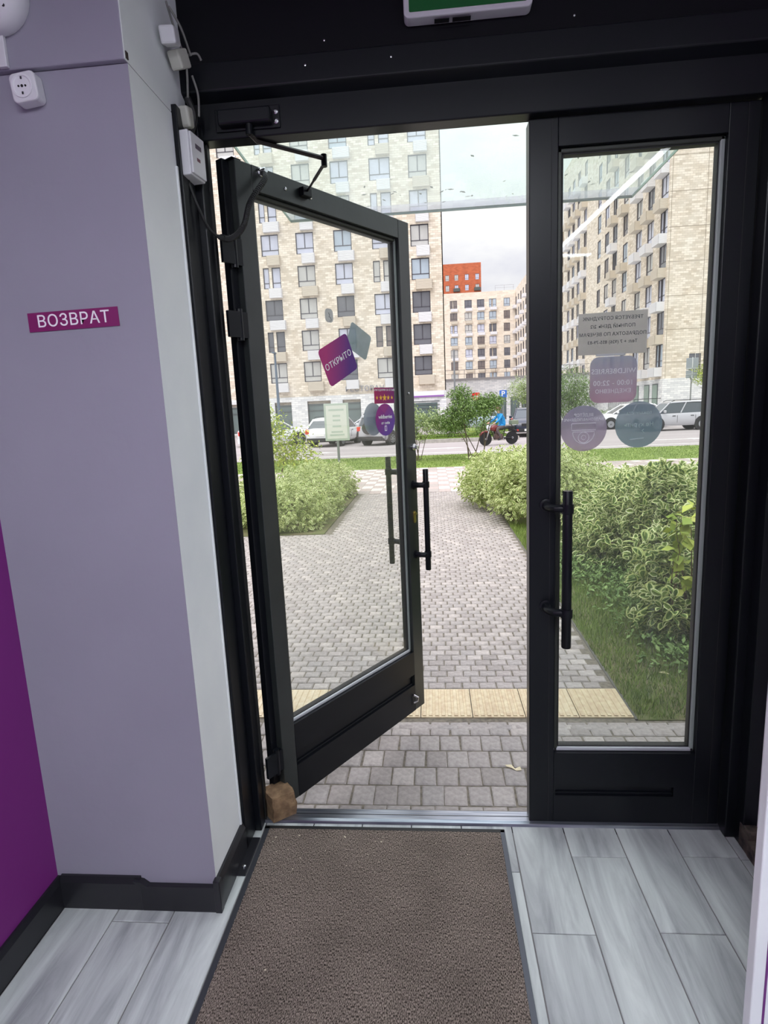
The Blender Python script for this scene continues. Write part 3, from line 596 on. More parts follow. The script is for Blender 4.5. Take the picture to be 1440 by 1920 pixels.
# ------------------------------------------------------------------ interior lamps
LEDM = mat('led_diffuser', (1,1,1,1), .5, emit=(.90,.95,1,1), es=12)
def lamp(x, y, L, rz, label, w=.05, z=3.05):
    t = thing('linear_lamp', label, 'lamp', (x,y,z), rz, 'linear LED lamps under the ceiling')
    obj('housing', MB().box(-w/2-.005,w/2+.005,-L/2-.01,L/2+.01,.0,.05), WHITEP, t)
    obj('diffuser', MB().box(-w/2,w/2,-L/2,L/2,-.012,-.0005), LEDM, t)
    for s in (-1,1): obj('suspension_wire', MB().cyl((0,s*L*.4,.05),(0,s*L*.4,3.29-z),.0015,6), CHROME, t)
LL = 'narrow linear LED lamp whose reflection crosses the fixed door glass'
lamp(1.32,-.42,2.3,math.radians(-4.2),LL,w=.034)
lamp(-.1,-1.0,2.3,0,'added unseen wide fill lamp along the middle of the ceiling',w=.30); lamp(1.35,-1.9,.5,math.radians(80),'short linear LED lamp across the end of the narrow one'); lamp(-.9,-1.0,2.3,0,'added unseen wide fill lamp near the purple wall',w=.30); lamp(.62,-1.0,2.3,0,'added unseen wide fill lamp right of the middle one',w=.30)  # the wide lamps are added out of view to brighten the room
# ================================================================== OUTDOORS
GZ, RZ_ = -.12, -.27      # pavement level, road level
# ---- paved ground
PAV = varied('grey_paver', [rgb(150,143,140),rgb(168,160,157),rgb(158,152,150),rgb(180,172,168)], .85, 40, .22, .5)
PAVI = varied('grey_paver_far', [rgb(156,148,145),rgb(174,166,162),rgb(164,157,154),rgb(186,177,172)], .85, 40, .2, None, 'Island')
JOINT = mat('joint_sand', rgb(128,120,108), .95, noise=(40,rgb(98,92,84)))
ground = obj('ground', MB().box(-45,60,2.166,21.7,GZ-.2,GZ-.012), mat('earth', rgb(92,84,66), .95, noise=(2,rgb(70,74,48))), kind='structure')
path = obj('path', MB().box(-6,1.09,2.166,8.25,GZ-.03,GZ-.006).box(1.09,6,2.166,3.09,GZ-.03,GZ-.006).box(-1.6,1.09,8.25,12.2,GZ-.03,GZ-.006), JOINT, kind='structure')
def paver_mesh(w, d, seed, h=.012, b=.006):
    r = np.random.default_rng(seed); j = lambda: r.uniform(-.0028,.0028)
    x, y = w/2, d/2; c = [(-x,-y),(x,-y),(x,y),(-x,y)]; o = [(a+j(),q+j()) for a, q in c]
    i = [(a*(1-b/x*1.2), q*(1-b/y*1.2)) for a, q in o]
    m = MB(); m.add([(a,q,-h) for a,q in o]+[(a,q,-b*.7) for a,q in o]+[(a,q,r.uniform(-.0012,.0012)) for a,q in i],
        [(0,1,5,4),(1,2,6,5),(2,3,7,6),(3,0,4,7),(4,5,9,8),(5,6,10,9),(6,7,11,10),(7,4,8,11),(8,9,10,11)])
    return m
PV = [paver_mesh(.1085-.008,.140-.007,s).mesh('paver',PAV) for s in range(8)]
cnt = 0
rows = [2.29+.1425*i for i in range(6)]   # row centres
for ri, yc in enumerate(rows):
    sh = [.02,.065,.03,.085,.05,.0][ri%6]
    for k in range(-14, 22):
        x = sh+k*.1085
        if x < -1.0 or x > 1.75: continue
        obj('paver', PV[random.randrange(8)], None, path, (x+random.uniform(-.002,.002), yc, GZ), (0,0,random.uniform(-.02,.02))); cnt += 1
PVH = [paver_mesh(.1085-.008,.055,s+20).mesh('paver',PAV) for s in range(3)]
for k in range(-9, 16): obj('paver', PVH[k%3], None, path, (.03+k*.1085, 3.062-.045+.0, GZ), (0,0,random.uniform(-.02,.02))); cnt += 1
# tactile tiles, ribs run towards the door
TAC = varied('yellow_tactile_concrete', [rgb(208,190,160),rgb(218,202,174),rgb(200,182,152)], .85, 25, .25, .3)
tm = MB(); tw, td = .300-.006, .345-.006
tm.box(-tw/2,tw/2,-td/2,td/2,-.03,0)
for i in range(8):
    xc = -tw/2+tw*(i+.5)/8; tm.prism([(xc-.0125,0),(xc-.009,.005),(xc+.009,.005),(xc+.0125,0)], -td/2+.012, td/2-.012, 'y')
tme = tm.mesh('tactile_tile', TAC)
tact = thing('tactile_strip', 'yellow ribbed tactile paving strip across the grey path', 'tactile paving', (0,3.285,GZ))
for k in range(9): obj('tactile_tile', tme, None, tact, (.94-.30*k, 0, .002))
# bricks beyond the strip
bwid, brow = .108, .0845
PB = [paver_mesh(bwid-.007,brow-.006,s+50).mesh('paver',PAV) for s in range(6)]
near = []; far = []
y = 3.47+brow/2; r_ = 0
while y < 12.2:
    sh = (r_%2)*bwid/2 + random.uniform(-.012,.012)
    x0 = -1.6 if y > 8.2 else -6
    k = int((x0-sh)/bwid)+1; x = sh+k*bwid
    while x < 1.09-bwid*.45:
        w = bwid
        (near if (y < 4.32 and -.95 < x) else far).append((x,y)); x += bwid
    y += brow; r_ += 1
for (x,y) in near:
    if cnt < 300: obj('paver', PB[random.randrange(6)], None, path, (x,y,GZ), (0,0,random.uniform(-.015,.015))); cnt += 1
    else: far.append((x,y))
yy = rows[0]
for ri, yc in enumerate(rows):       # rest of the entrance rows, out to the sides
    for k in range(-50, 50):
        x = [.02,.065,.03,.085,.05,.0][ri%6]+k*.1085
        if (-6 < x < -1.0) or (1.75 < x < 6): far.append((x,yc))
x_, y_ = bwid/2-.0035, brow/2-.003
bv = np.array([(-x_,-y_,-.012),(x_,-y_,-.012),(x_,y_,-.012),(-x_,y_,-.012),(-x_+.005,-y_+.005,0),(x_-.005,-y_+.005,0),(x_-.005,y_-.005,0),(-x_+.005,y_-.005,0)])
bf = np.array([(0,1,5,4),(1,2,6,5),(2,3,7,6),(3,0,4,7),(4,5,6,7)])
T = np.array([(a,b,GZ+random.uniform(-.001,.001)) for a,b in far]); Rm = np.tile(np.eye(3),(len(T),1,1)); Rm[T[:,1] < 3.2,1,1] *= 1.6
obj('paver', scatter('paver',bv,bf,np.zeros(5,int),[PAVI],T,Rm), None, path, kind='stuff')
# kerb of the planting beds
KERB = mat('kerb_concrete', rgb(176,172,164), .85, noise=(6,rgb(156,152,146)))
obj('edging', MB().box(1.09,1.105,3.1,12.2,GZ-.05,GZ-.001), mat('edging_dark', rgb(100,98,92), .9), kind='structure').name = 'trim_7'
# checkered sidewalk
side = obj('sidewalk', MB().box(-45,60,12.2,17.2,GZ-.03,GZ-.006), mat('pale_joint', rgb(150,138,130), .9), kind='structure')
CH = [mat('tile_rose_grey', rgb(184,170,164), .85, noise=(8,rgb(166,152,148))), mat('tile_pale', rgb(208,200,194), .85, noise=(8,rgb(202,194,188))), mat('tile_warm_grey', rgb(160,152,148), .85, noise=(8,rgb(172,162,156)))]
CM = []
for i in range(3): CM.append(MB().box(-.122,.122,-.204,.204,-.02,0).mesh('tile',CH[i]))
chs = {0:[],1:[],2:[]}; n_ = 0
for j in range(12):
    for k in range(-70, 90):
        x = k*.25; y = 12.2+.2085+.4167*j; c = 0 if (j+k)%2 else (1 if random.random() < .72 else 2)
        if -3.9 < x < 1.6: obj('tile', CM[c], None, side, (x,y,GZ)); n_ += 1
        elif x < 20: chs[c].append((x,y,GZ))
b2 = np.array([(-.122,-.204,0),(.122,-.204,0),(.122,.204,0),(-.122,.204,0),(-.122,-.204,-.015),(.122,-.204,-.015)]); f2 = np.array([(0,1,2,3),(4,5,1,0)])
T = np.concatenate([np.array(chs[c]) for c in range(3)]); mi = np.concatenate([np.full(len(chs[c])*2,c) for c in range(3)])
me = scatter('tile',b2,f2,np.zeros(2,int),CH,T,np.tile(np.eye(3),(len(T),1,1))); me.polygons.foreach_set('material_index',mi.astype(np.int32))
obj('tile', me, None, side, kind='stuff')
# lawn strips, kerbs, road
GRS = mat('lawn_turf', rgb(116,136,62), .95, noise=(1.5,rgb(134,152,76),(1,1,1),6))
lawn = obj('lawn_strip', MB().box(-45,60,17.2,21.55,GZ-.1,GZ+.005), GRS, kind='structure')
obj('kerb', MB().box(-45,60,21.55,21.75,RZ_-.1,GZ+.01), KERB, kind='structure').name = 'trim_8'
ROAD = mat('asphalt', rgb(158,150,150), .9, noise=(.35,rgb(170,162,162),(.25,2,1),7), bump=(50,.2))
road = obj('road', MB().box(-80,120,21.75,52,RZ_-.2,RZ_), ROAD, kind='structure')
WL = mat('road_paint', rgb(226,224,222), .8, noise=(9,rgb(196,192,190)))
obj('lane_line', MB().box(-60,80,24.45,24.62,RZ_,RZ_+.004), WL, road)
for x in (-7.2,-1.3,9.5): obj('arrow_marking', MB().prism([(x,27.0),(x+2.0,27.0),(x+2.0,26.75),(x+2.8,27.12),(x+2.0,27.5),(x+2.0,27.25),(x,27.25)],RZ_,RZ_+.004,'z'), WL, road)
isl = obj('traffic_island', MB().box(-1.6,4.4,31.6,37,RZ_,GZ+.01).box(-1.9,4.6,31.3,31.6,RZ_,GZ+.04).box(2.5,60,41.2,46,RZ_,GZ+.01), [GRS,KERB], kind='structure')
for p in isl.data.polygons:
    if p.center.y < 31.61: p.material_index = 1
isl.data.update()
far_walk = obj('far_sidewalk', MB().box(-80,120,50.3,52.5,RZ_,GZ), mat('far_paving', rgb(176,170,164), .9), kind='structure')
# grass blades: near lawn right of the path, and the strips beyond
BL = varied('grass_blades', [rgb(84,108,50),rgb(128,150,70),rgb(104,130,60),rgb(158,174,96)], .8, 3, .1, None, 'Island')
def blades(name, n, fx, fy, zr, h0, h1, wd, parent=None, loc=(0,0,0)):
    x = rng.uniform(*fx,n); y = rng.uniform(*fy,n); h = rng.uniform(h0,h1,n)*rng.choice([.5,1,1],n); a = rng.uniform(0,2*PI,n); ln = rng.uniform(.1,.9,n)*h; b = rng.uniform(0,2*PI,n)
    dx, dy = np.cos(a)*wd/2, np.sin(a)*wd/2; lx, ly = np.cos(b)*ln, np.sin(b)*ln; z = np.full(n,zr)
    V = np.stack([np.stack([x-dx,y-dy,z],1),np.stack([x+dx,y+dy,z],1),np.stack([x+dx*.7+lx*.4,y+dy*.7+ly*.4,z+h*.6],1),np.stack([x-dx*.7+lx*.4,y-dy*.7+ly*.4,z+h*.6],1),np.stack([x+lx,y+ly,z+h],1)],1).reshape(-1,3)
    o = np.arange(n)*5; F = np.concatenate([np.stack([o,o+1,o+2],1),np.stack([o,o+2,o+3],1),np.stack([o+3,o+2,o+4],1)])
    return fastmesh(name,V,F,[BL])
soil = obj('soil_bed', MB().box(1.105,7,3.095,12.19,GZ-.05,GZ-.003).box(-30,-1.62,8.27,12.19,GZ-.05,GZ-.003), mat('bare_soil', rgb(112,104,76), .95, noise=(5,rgb(92,104,56),(1,1,1),7), bump=(30,.6)), kind='structure')
g = obj('grass', blades('grass', 80000,(1.10,3.6),(3.1,8.5),GZ-.004,.02,.08,.0048), None); g['kind'] = 'stuff'; tag(g,'short weedy grass beside the path under the right hedge','grass')
g = obj('grass', blades('grass', 60000,(-8,14),(17.2,21.5),GZ,.02,.055,.012), None); g['kind'] = 'stuff'; tag(g,'mown bright green grass strip between sidewalk and near kerb','grass')
g = obj('grass', blades('grass', 22000,(-1.5,4.3),(31.7,37),GZ,.04,.09,.03), None); g['kind'] = 'stuff'; tag(g,'green grass on the traffic island across the road','grass')
# broad-leaf weeds by the hedge foot
def frames(n, updir, spread, sc):
    """random leaf frames: x axis along leaf, z normal"""
    d = updir+rng.normal(0,spread,(n,3)); d /= np.linalg.norm(d,axis=1,keepdims=True)
    r = rng.normal(0,1,(n,3))*.6+np.array([0,0,1.2]); s = np.cross(r,d); s /= np.linalg.norm(s,axis=1,keepdims=True); nn = np.cross(d,s)
    return np.stack([d,s,nn],2)*sc[:,None,None]
LGREEN = varied('leaf_green', [rgb(94,122,60),rgb(124,150,74),rgb(110,136,78),rgb(146,168,88)], .55, 8, .1, None, 'Island')
LCREAM = varied('leaf_cream_margin', [rgb(222,226,160),rgb(238,240,190),rgb(208,218,136),rgb(244,245,206)], .55, 8, .08, None, 'Island')
for m_x in (LGREEN, LCREAM):
    nt = m_x.node_tree; b = nt.nodes['Principled BSDF']; tr = N(nt,'ShaderNodeBsdfTranslucent'); mxs = N(nt,'ShaderNodeMixShader'); mxs.inputs[0].default_value = .32
    src = b.inputs['Base Color'].links[0].from_socket; out = nt.nodes['Material Output']
    wr(nt,src,tr.inputs[0]); wr(nt,b.outputs[0],mxs.inputs[1]); wr(nt,tr.outputs[0],mxs.inputs[2]); wr(nt,mxs.outputs[0],out.inputs[0])
TWIG = mat('reddish_twig', rgb(96,70,54), .8)
# variegated leaf: unit length, folded along the midrib, drooping tip
def vleaf():
    c = [(0,0,0),(.25,0,.02),(.55,0,.0),(.82,0,-.07),(1,0,-.16)]
    li = [(.26,.15,.07),(.55,.19,.06),(.80,.10,-.03)]; lo = [(.24,.21,.10),(.54,.28,.10),(.82,.17,.0)]
    v = c+li+lo+[(x,-y,z) for x,y,z in li]+[(x,-y,z) for x,y,z in lo]
    f = []; mi = []
    for s in (5, 11):
        I = [s,s+1,s+2]; O = [s+3,s+4,s+5]
        for q, m in (((0,I[0],1,1),0),((1,I[0],I[1],2),0),((2,I[1],I[2],3),0),((0,O[0],I[0],I[0]),1),((I[0],O[0],O[1],I[1]),1),((I[1],O[1],O[2],I[2]),1),((I[2],O[2],4,3),1)):
            q = list(q)
            if len(set(q)) == 3:
                q = sorted(set(q), key=q.index); f.append(tuple(q)); mi.append(m)
            else: f.append((q[0],q[1],q[2])); mi.append(m); f.append((q[0],q[2],q[3])); mi.append(m)
    return np.array(v), np.array(f), np.array(mi)
VB, VF, VM = vleaf()
# simple leaf, two-toned
SB = np.array([(0,0,0),(.5,.26,.05),(1,0,-.12),(.5,-.26,.05),(.5,.12,.02),(.5,-.12,.02)]); SF = np.array([(0,4,1),(1,4,2),(0,5,4),(4,5,2),(0,3,5),(5,3,2)]); SM = np.array([1,1,0,0,1,1])
GBv = np.array([(0,0,0),(.5,.24,.05),(1,0,-.1),(.5,-.24,.05)]); GF = np.array([(0,2,1),(0,3,2)]); GM = np.array([0,0])
def blob_points(ells, n, base, zmin, inner=.62):
    """twig tips in the outer shell of a union of ellipsoids; base = foot of each bush for direction"""
    P = []; Dn = []
    E = np.array(ells, float); vol = (E[:,3]*E[:,4]+E[:,5]*(E[:,3]+E[:,4])); pr = vol/vol.sum()
    while sum(len(p) for p in P) < n:
        k = rng.choice(len(E), n, p=pr); d = rng.normal(0,1,(n,3)); d /= np.linalg.norm(d,axis=1,keepdims=True)
        r = rng.uniform(inner**2,1.06**2,n)**.5; c = E[k,:3]; R = E[k,3:6]; p = c+d*R*r[:,None]
        keep = p[:,2] > zmin+rng.uniform(0,.12,n)
        for e in E:
            q = (p-e[:3])/e[3:6]; keep &= ~((q**2).sum(1) < (inner-.02)**2)
        P.append(p[keep]); nd = d/R; nd /= np.linalg.norm(nd,axis=1,keepdims=True); Dn.append(nd[keep])
    return np.concatenate(P)[:n], np.concatenate(Dn)[:n]
def bush(name, label, cat, ells, foot, ntips, per, size, base=(VB,VF,VM), mats=(LGREEN,LCREAM), zmin=GZ+.12, group=None, nparts=0, stemr=.006, droop=.25, inner=.62, stems=40, twigm=None):
    t = thing(name, label, cat, foot, 0, group); f = np.array(foot)
    tips, nd = blob_points(ells, ntips, foot, zmin, inner)
    up = nd*.8+np.array([0,0,.75]); up /= np.linalg.norm(up,axis=1,keepdims=True)
    # leaves in opposite pairs down each twig
    idx = np.repeat(np.arange(ntips), per); j = np.tile(np.arange(per), ntips); n = len(idx)
    T = tips[idx]-up[idx]*(j//2)[:,None]*size*.55*rng.uniform(.8,1.2,(n,1))+rng.normal(0,.008,(n,3))
    side = np.cross(up[idx], rng.normal(0,1,(n,3))); side /= np.linalg.norm(side,axis=1,keepdims=True)
    d = up[idx]*np.where(j<2,.9,.35)[:,None]+side*.8+np.array([0,0,-droop]); sc = size*rng.uniform(.55,1.15,n)
    R = frames(n, d, .18, sc); T = T-f
    k0 = 0
    if nparts:
        # the leaves nearest the camera are single objects
        W_ = T+f; dist = np.linalg.norm(W_-np.array([0,0,1.65]),axis=1)/sc; vis = (W_[:,0]/W_[:,1] > .18)&(W_[:,0]/W_[:,1] < .52)&(nd[idx][:,1] < .5)
        order = np.argsort(np.where(vis,dist,1e9)); sel = order[:nparts]; rest = order[nparts:]
        lm = fastmesh('leaf',base[0],base[1],list(mats),base[2])
        for q in sel:
            o = bpy.data.objects.new('leaf', lm); COL.objects.link(o); o.parent = t
            o.matrix_local = Matrix.Translation(Vector(T[q]))@Matrix(R[q].tolist()).to_4x4()
        T = T[rest]; R = R[rest]
    obj('foliage', scatter('foliage',*base,list(mats),T,R), None, t, kind='stuff')
    m = MB(); rs = random.Random(len(tips))
    for q in rs.sample(range(ntips), min(stems,ntips)):
        e = Vector(tips[q])-Vector(foot); b = Vector((e.x*.35+rs.uniform(-.1,.1),e.y*.35+rs.uniform(-.1,.1),.0))
        if len(ells) > 1:
            c = min(ells,key=lambda E_: (E_[0]-tips[q][0])**2+(E_[1]-tips[q][1])**2); b = Vector((c[0]-foot[0]+rs.uniform(-.2,.2),c[1]-foot[1]+rs.uniform(-.2,.2),0))
        m.tube([b, b.lerp(e,.5)+Vector((0,0,.12*e.z)), e],[stemr,stemr*.7,stemr*.3],5)
    obj('stems', m, twigm or TWIG, t, kind='stuff')
    return t
# right hedge (near, seen through the fixed leaf) and its far end beside the path
bush('dogwood_hedge','big variegated cream and green shrub close behind the fixed door','shrub',
     [(2.75,5.0,.22,.85,.9,.74),(2.5,6.3,.2,1.0,1.0,.66),(2.35,4.15,.16,.55,.45,.42),(3.1,4.3,.40,.9,.65,.80),(4.2,5.6,.3,1.3,1.3,.95),(2.9,7.4,.15,1.2,.8,.6),(1.70,4.15,.10,.28,.3,.26),(1.75,4.5,.35,.25,.3,.3),(3.0,5.2,.75,.3,.3,.55),(2.15,5.6,.6,.3,.4,.45),(2.6,4.5,.8,.2,.2,.42)],
     (3.0,5.6,GZ), 5200, 8, .098, nparts=290, zmin=GZ+.07, stems=110, stemr=.008, inner=.66)
bush('dogwood_bush','variegated cream and green bush spreading over the right edge of the path','shrub',
     [(1.75,8.9,.36,.92,1.0,.66),(1.45,10.3,.30,1.0,1.1,.60),(2.9,9.6,.12,1.2,1.4,.42),(4.6,9.6,.1,1.3,1.4,.46),(6.4,9.6,.1,1.3,1.4,.5)],
     (1.95,9.4,GZ), 5600, 8, .088, base=(SB,SF,SM), zmin=GZ+.10, stems=90, inner=.68)
bush('dogwood_bush','low variegated hedge along the left side of the path','shrub',
     [(-2.25,8.8,-.04,.62,.48,.20),(-2.0,10.0,-.04,.40,1.1,.18),(-2.0,12.0,-.04,.42,.95,.18),(-2.35,8.95,.18,.72,.75,.42),(-2.35,10.4,.20,.75,.95,.44),(-2.35,12.0,.22,.78,.9,.44),(-3.8,9.1,.1,1.0,.85,.36),(-3.8,10.9,.1,1.0,1.2,.34),(-5.6,9.6,.2,1.2,1.2,.5),(-7.6,9.8,.35,1.2,1.3,.8)],
     (-2.9,10,GZ), 6400, 8, .085, base=(SB,SF,SM), zmin=GZ+.02, stems=60, inner=.6)
LY = varied('yellow_green_leaf', [rgb(150,172,66),rgb(186,196,88),rgb(128,156,62),rgb(206,206,110)], .6, 8, .1, None, 'Island')
LD = varied('mid_green_leaf', [rgb(104,132,72),rgb(126,152,88),rgb(90,118,64),rgb(146,170,104)], .6, 8, .1, None, 'Island')
LP = varied('pale_green_leaf', [rgb(150,168,116),rgb(172,186,134),rgb(130,152,98),rgb(186,196,148)], .6, 8, .1, None, 'Island')
# weeds at the foot of the hedge
bush('weed_patch','leafy green weeds in the shade at the foot of the near hedge','weeds',
     [(2.1,4.5,-.06,.75,.95,.15),(1.75,5.9,-.06,.5,1.1,.14),(1.95,3.75,-.06,.6,.45,.13)], (2.1,4.6,GZ), 2600, 4, .05, base=(GBv,GF,GM), mats=(LD,), zmin=GZ, stems=20, stemr=.002, inner=.2, droop=.1)
bush('maple_shoot','yellow green maple shoot with broad leaves in front of the near hedge at right','plant',
     [(1.74,4.12,.66,.10,.12,.42)], (1.78,4.15,GZ), 16, 4, .105, base=(GBv*np.array([1,1.7,1]),GF,GM), mats=(LY,), zmin=.1, stems=8, stemr=.006, inner=.1, droop=.5)
def tree(name, label, foot, crowns, ntips, size, mats, nst, r, group=None, spread=.12, seed=1, per=6):
    t = thing(name, label, 'tree', foot, 0, group); f = np.array(foot)
    tips, nd = blob_points(crowns, ntips, foot, -5, .25)
    idx = np.repeat(np.arange(ntips),per); n = len(idx); T = tips[idx]-f+rng.normal(0,size*.9,(n,3)); d = nd[idx]*.5+rng.normal(0,.8,(n,3))+np.array([0,0,-.1])
    obj('crown', scatter('crown',GBv,GF,GM,list(mats),T,frames(n,d,.2,size*rng.uniform(.6,1.2,n))), None, t, kind='stuff')
    rs = random.Random(seed); ms = MB()
    for i in range(nst):
        m = MB(); a = 2*PI*i/nst+rs.uniform(-.4,.4); c = crowns[i%len(crowns)]
        e = Vector((c[0]-foot[0]+math.cos(a)*c[3]*.5, c[1]-foot[1]+math.sin(a)*c[4]*.5, c[2]-foot[2]+c[5]*.3)); b = Vector((math.cos(a)*spread*.5,math.sin(a)*spread*.5,0))
        mid = b.lerp(e,.45)+Vector((rs.uniform(-.05,.05),rs.uniform(-.05,.05),.1))
        m.tube(bez([b,mid,e],5),[r*(1-.07*k) for k in range(11)],6)
        for q in range(5):
            p = b.lerp(e,rs.uniform(.45,.95)); m.tube([p, p+Vector((rs.uniform(-.5,.5)*c[3],rs.uniform(-.5,.5)*c[4],rs.uniform(.1,.5)*c[5]))],[r*.45,r*.2],5)
        obj('stem', m, mat('grey_brown_bark', rgb(92,80,68), .9), t)
    return t
tree('sapling','young maple sapling with yellow green leaves behind the left hedge',(-3.75,13.9,GZ),
     [(-3.65,13.9,1.0,.62,.5,.42),(-3.3,13.8,.62,.6,.4,.30),(-4.1,14,.62,.5,.4,.35),(-3.85,13.9,1.42,.30,.3,.30)], 420, .10, (LY,), 3, .012, seed=4, per=5)
tree('small_tree','small multi-stemmed tree on the lawn left of the bushy one',(-.45,19.4,GZ),
     [(-.35,19.4,1.05,.62,.6,.42),(-.75,19.5,1.35,.45,.5,.38),(.05,19.4,1.2,.5,.5,.3)], 520, .085, (LP,), 5, .016, seed=6)
tree('small_tree','bushy green small tree with dark stems above the path bush',(1.45,19.2,GZ),
     [(1.36,19.2,1.54,.74,.7,.36),(.70,19.3,1.18,.60,.5,.32),(1.92,19.2,1.70,.40,.42,.20),(.95,19.2,1.98,.30,.3,.26)], 1500, .085, (LD,), 7, .02, spread=.5, seed=9)
tree('small_tree','pale leafy small tree on the traffic island beside the centre post',(6.9,43.0,GZ),
     [(6.7,43.0,2.5,1.3,1.3,.9),(7.5,43.0,2.3,1.2,1.1,.8)], 900, .13, (LP,), 6, .03, spread=.4, seed=12)
tree('broad_tree','broad green tree on the island left in the fixed door glass',(9.9,43.4,GZ),
     [(9.8,43.4,2.7,1.5,1.4,1.3),(10.6,43.4,1.8,1.3,1.2,1.0),(9.3,43.4,1.4,1.2,1.2,1.0)], 1700, .13, (LD,), 6, .035, spread=.5, seed=14)
for i,(x,y,w,h) in enumerate(((1.0,33.2,1.1,.55),(3.2,33.6,.9,.42),(12.2,43.4,1.5,.5))):
    tree('island_shrub',['dark low shrub on the island near the two small trees','low shrub on the island in front of the motorcycle','low green hedge behind the parked cars right of the broad tree'][i],(x,y,GZ),[(x,y,GZ+h,w,.8,h)],420,.10,(LD,),5,.012,seed=20+i)
tree('street_tree','yellow green bush seen through the gap beside the left jamb',(-10.6,13.2,GZ),[(-10.6,13.2,.55,1.8,1.2,.9),(-9.2,13,.2,1.4,1,.6)],900,.11,(LY,),5,.02,seed=31)
tree('street_tree','small tree far right beside the parked wagon',(19.8,44,GZ),[(19.8,44,3.1,1.3,1,.8)],420,.14,(LY,),4,.03,seed=33)
# dead stick poking from the hedge and a scrap on the paving
o = obj('stick', MB().tube([(2.28,4.55,1.02),(2.38,4.55,.70)],[.011,.012],8), mat('dead_stick', rgb(104,84,72), .9)); tag(o,'short brown dead stick standing in the near hedge','stick')
sc_ = MB(); sc_.add([(0,0,.004),(.03,-.01,.012),(.045,-.03,.004),(.07,-.028,.014),(.075,-.045,.006),(.05,-.045,.003),(.03,-.03,.008),(.008,-.012,.003)],[(0,1,7),(1,2,6,7),(2,3,5,6),(3,4,5)])
o = obj('paper_scrap', sc_, mat('crumpled_paper', rgb(236,224,190), .8), loc=(.315,2.66,GZ), smooth=False); so_ = o.modifiers.new('s','SOLIDIFY'); so_.thickness = .002
tag(o,'small crumpled cream paper scrap on the grey pavers','litter')
o = obj('dry_leaf', MB().add([(0,0,0),(.03,.012,.01),(.07,0,.004),(.035,-.014,.008),(.035,0,.0)],[(0,4,1),(1,4,2),(2,4,3),(3,4,0)]), mat('dry_leaf', rgb(226,214,176), .8), loc=(1.42,3.66,GZ+.01), rot=(0,0,-.6)); tag(o,'pale dry leaf lying in the grass by the path','leaf')
# ------------------------------------------------------------------ glass canopy over the entrance
cg = thing('glass_canopy', 'greenish dusty glass canopy sheet above the entrance outside', 'canopy', (.22,2.2,2.95))
CGM = glass('green_laminated_glass', (.90,.955,.94,1), haze=.12, refl=.5, hazecol=(.80,.86,.84,1), ior=1.2)
obj('glass_sheet', MB().box(-1.145,1.145,0,2.07,0,.016), CGM, cg)
obj('sheet_edge', MB().box(-1.145,1.145,2.07,2.078,0,.016).box(-1.150,-1.145,0,2.078,0,.016).box(1.145,1.150,0,2.078,0,.016), mat('green_glass_edge', rgb(150,176,166), .3), cg)
obj('edge_film', MB().box(-1.145,1.145,1.93,2.07,.0165,.018), glass('canopy_edge_film', (.86,.84,.88,1), haze=.18, refl=.3, hazecol=(.7,.68,.72,1), ior=1.1), cg)
rs = random.Random(8)
lt = MB()
for i in range(46):
    x = rs.uniform(-.6,1.1); y = rs.choice([rs.uniform(.2,2.0),rs.uniform(1.6,1.95)]); a = rs.uniform(0,PI); l = rs.uniform(.008,.024); w = l*rs.uniform(.2,.5)
    lt.prism([(x+l*math.cos(a),y+l*math.sin(a)),(x-w*math.sin(a),y+w*math.cos(a)),(x-l*math.cos(a),y-l*math.sin(a)),(x+w*math.sin(a),y-w*math.cos(a))],.0185,.0195,'z')
lo_ = obj('leaf_litter', lt, mat('brown_litter', rgb(130,124,116), .9), loc=(.22,2.2,2.95)); lo_['kind'] = 'stuff'; tag(lo_,'tiny dead leaves lying on top of the glass canopy','leaf litter')
# ------------------------------------------------------------------ buildings
BEIGE = brickmat('beige_brick', rgb(244,232,218), rgb(204,190,172), rgb(200,188,172), .42, .17, .012, stain=.3)
BEIGE2 = brickmat('beige_brick_far', rgb(236,223,208), rgb(214,200,184), rgb(208,196,180), .8, .3, .012)
WBRICK = brickmat('white_brick', rgb(244,242,242), rgb(208,208,212), rgb(196,196,200), .55, .17, .014, stain=.15)
REDB = brickmat('terracotta_brick', rgb(196,106,72), rgb(176,92,62), rgb(170,98,72), .8, .3, .012)
WFR = mat('dark_window_frame', rgb(74,70,80), .5)
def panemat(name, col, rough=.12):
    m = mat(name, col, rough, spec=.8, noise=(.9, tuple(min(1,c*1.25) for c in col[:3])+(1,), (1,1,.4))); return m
PN = [panemat('pane_reflected_sky_lilac', rgb(196,198,216)), panemat('pane_reflected_sky_blue', rgb(172,184,198)), panemat('pane_curtain', rgb(190,188,186)), panemat('pane_dark', rgb(104,104,112)), panemat('pane_brown', rgb(120,110,108))]  # lilac and blue panes carry the reflected sky in their colour
BW = mat('white_metal_basket', rgb(236,234,238), .6); BC = mat('cream_metal_basket', rgb(216,204,188), .6)
REVEAL = mat('grey_reveal', rgb(128,118,116), .8)
def win_frame(w, h, split=False):
    """origin at bottom centre, faces -y, wall face at y=0"""
    m = MB(); b = .07
    def fr_(x0,x1,z0,z1):
        m.box(x0,x1,-.01,.06,z0,z0+b); m.box(x0,x1,-.01,.06,z1-b,z1); m.box(x0,x0+b,-.01,.06,z0,z1); m.box(x1-b,x1,-.01,.06,z0,z1)
    if split:
        fr_(-w/2,-w/2+w*.34,0,h); m.box(-w/2,-w/2+w*.34,-.01,.05,h*.26,h*.26+b*.8)
        fr_(w/2-w*.5,w/2,0,h); m.box(w/2-w*.5,w/2,-.01,.05,h*.26,h*.26+b*.8)
    else:
        fr_(-w/2,w/2,0,h); m.box(-b/2,b/2,-.01,.05,h*.26,h); m.box(-w/2,w/2,-.01,.05,h*.26,h*.26+b*.8)
    return m
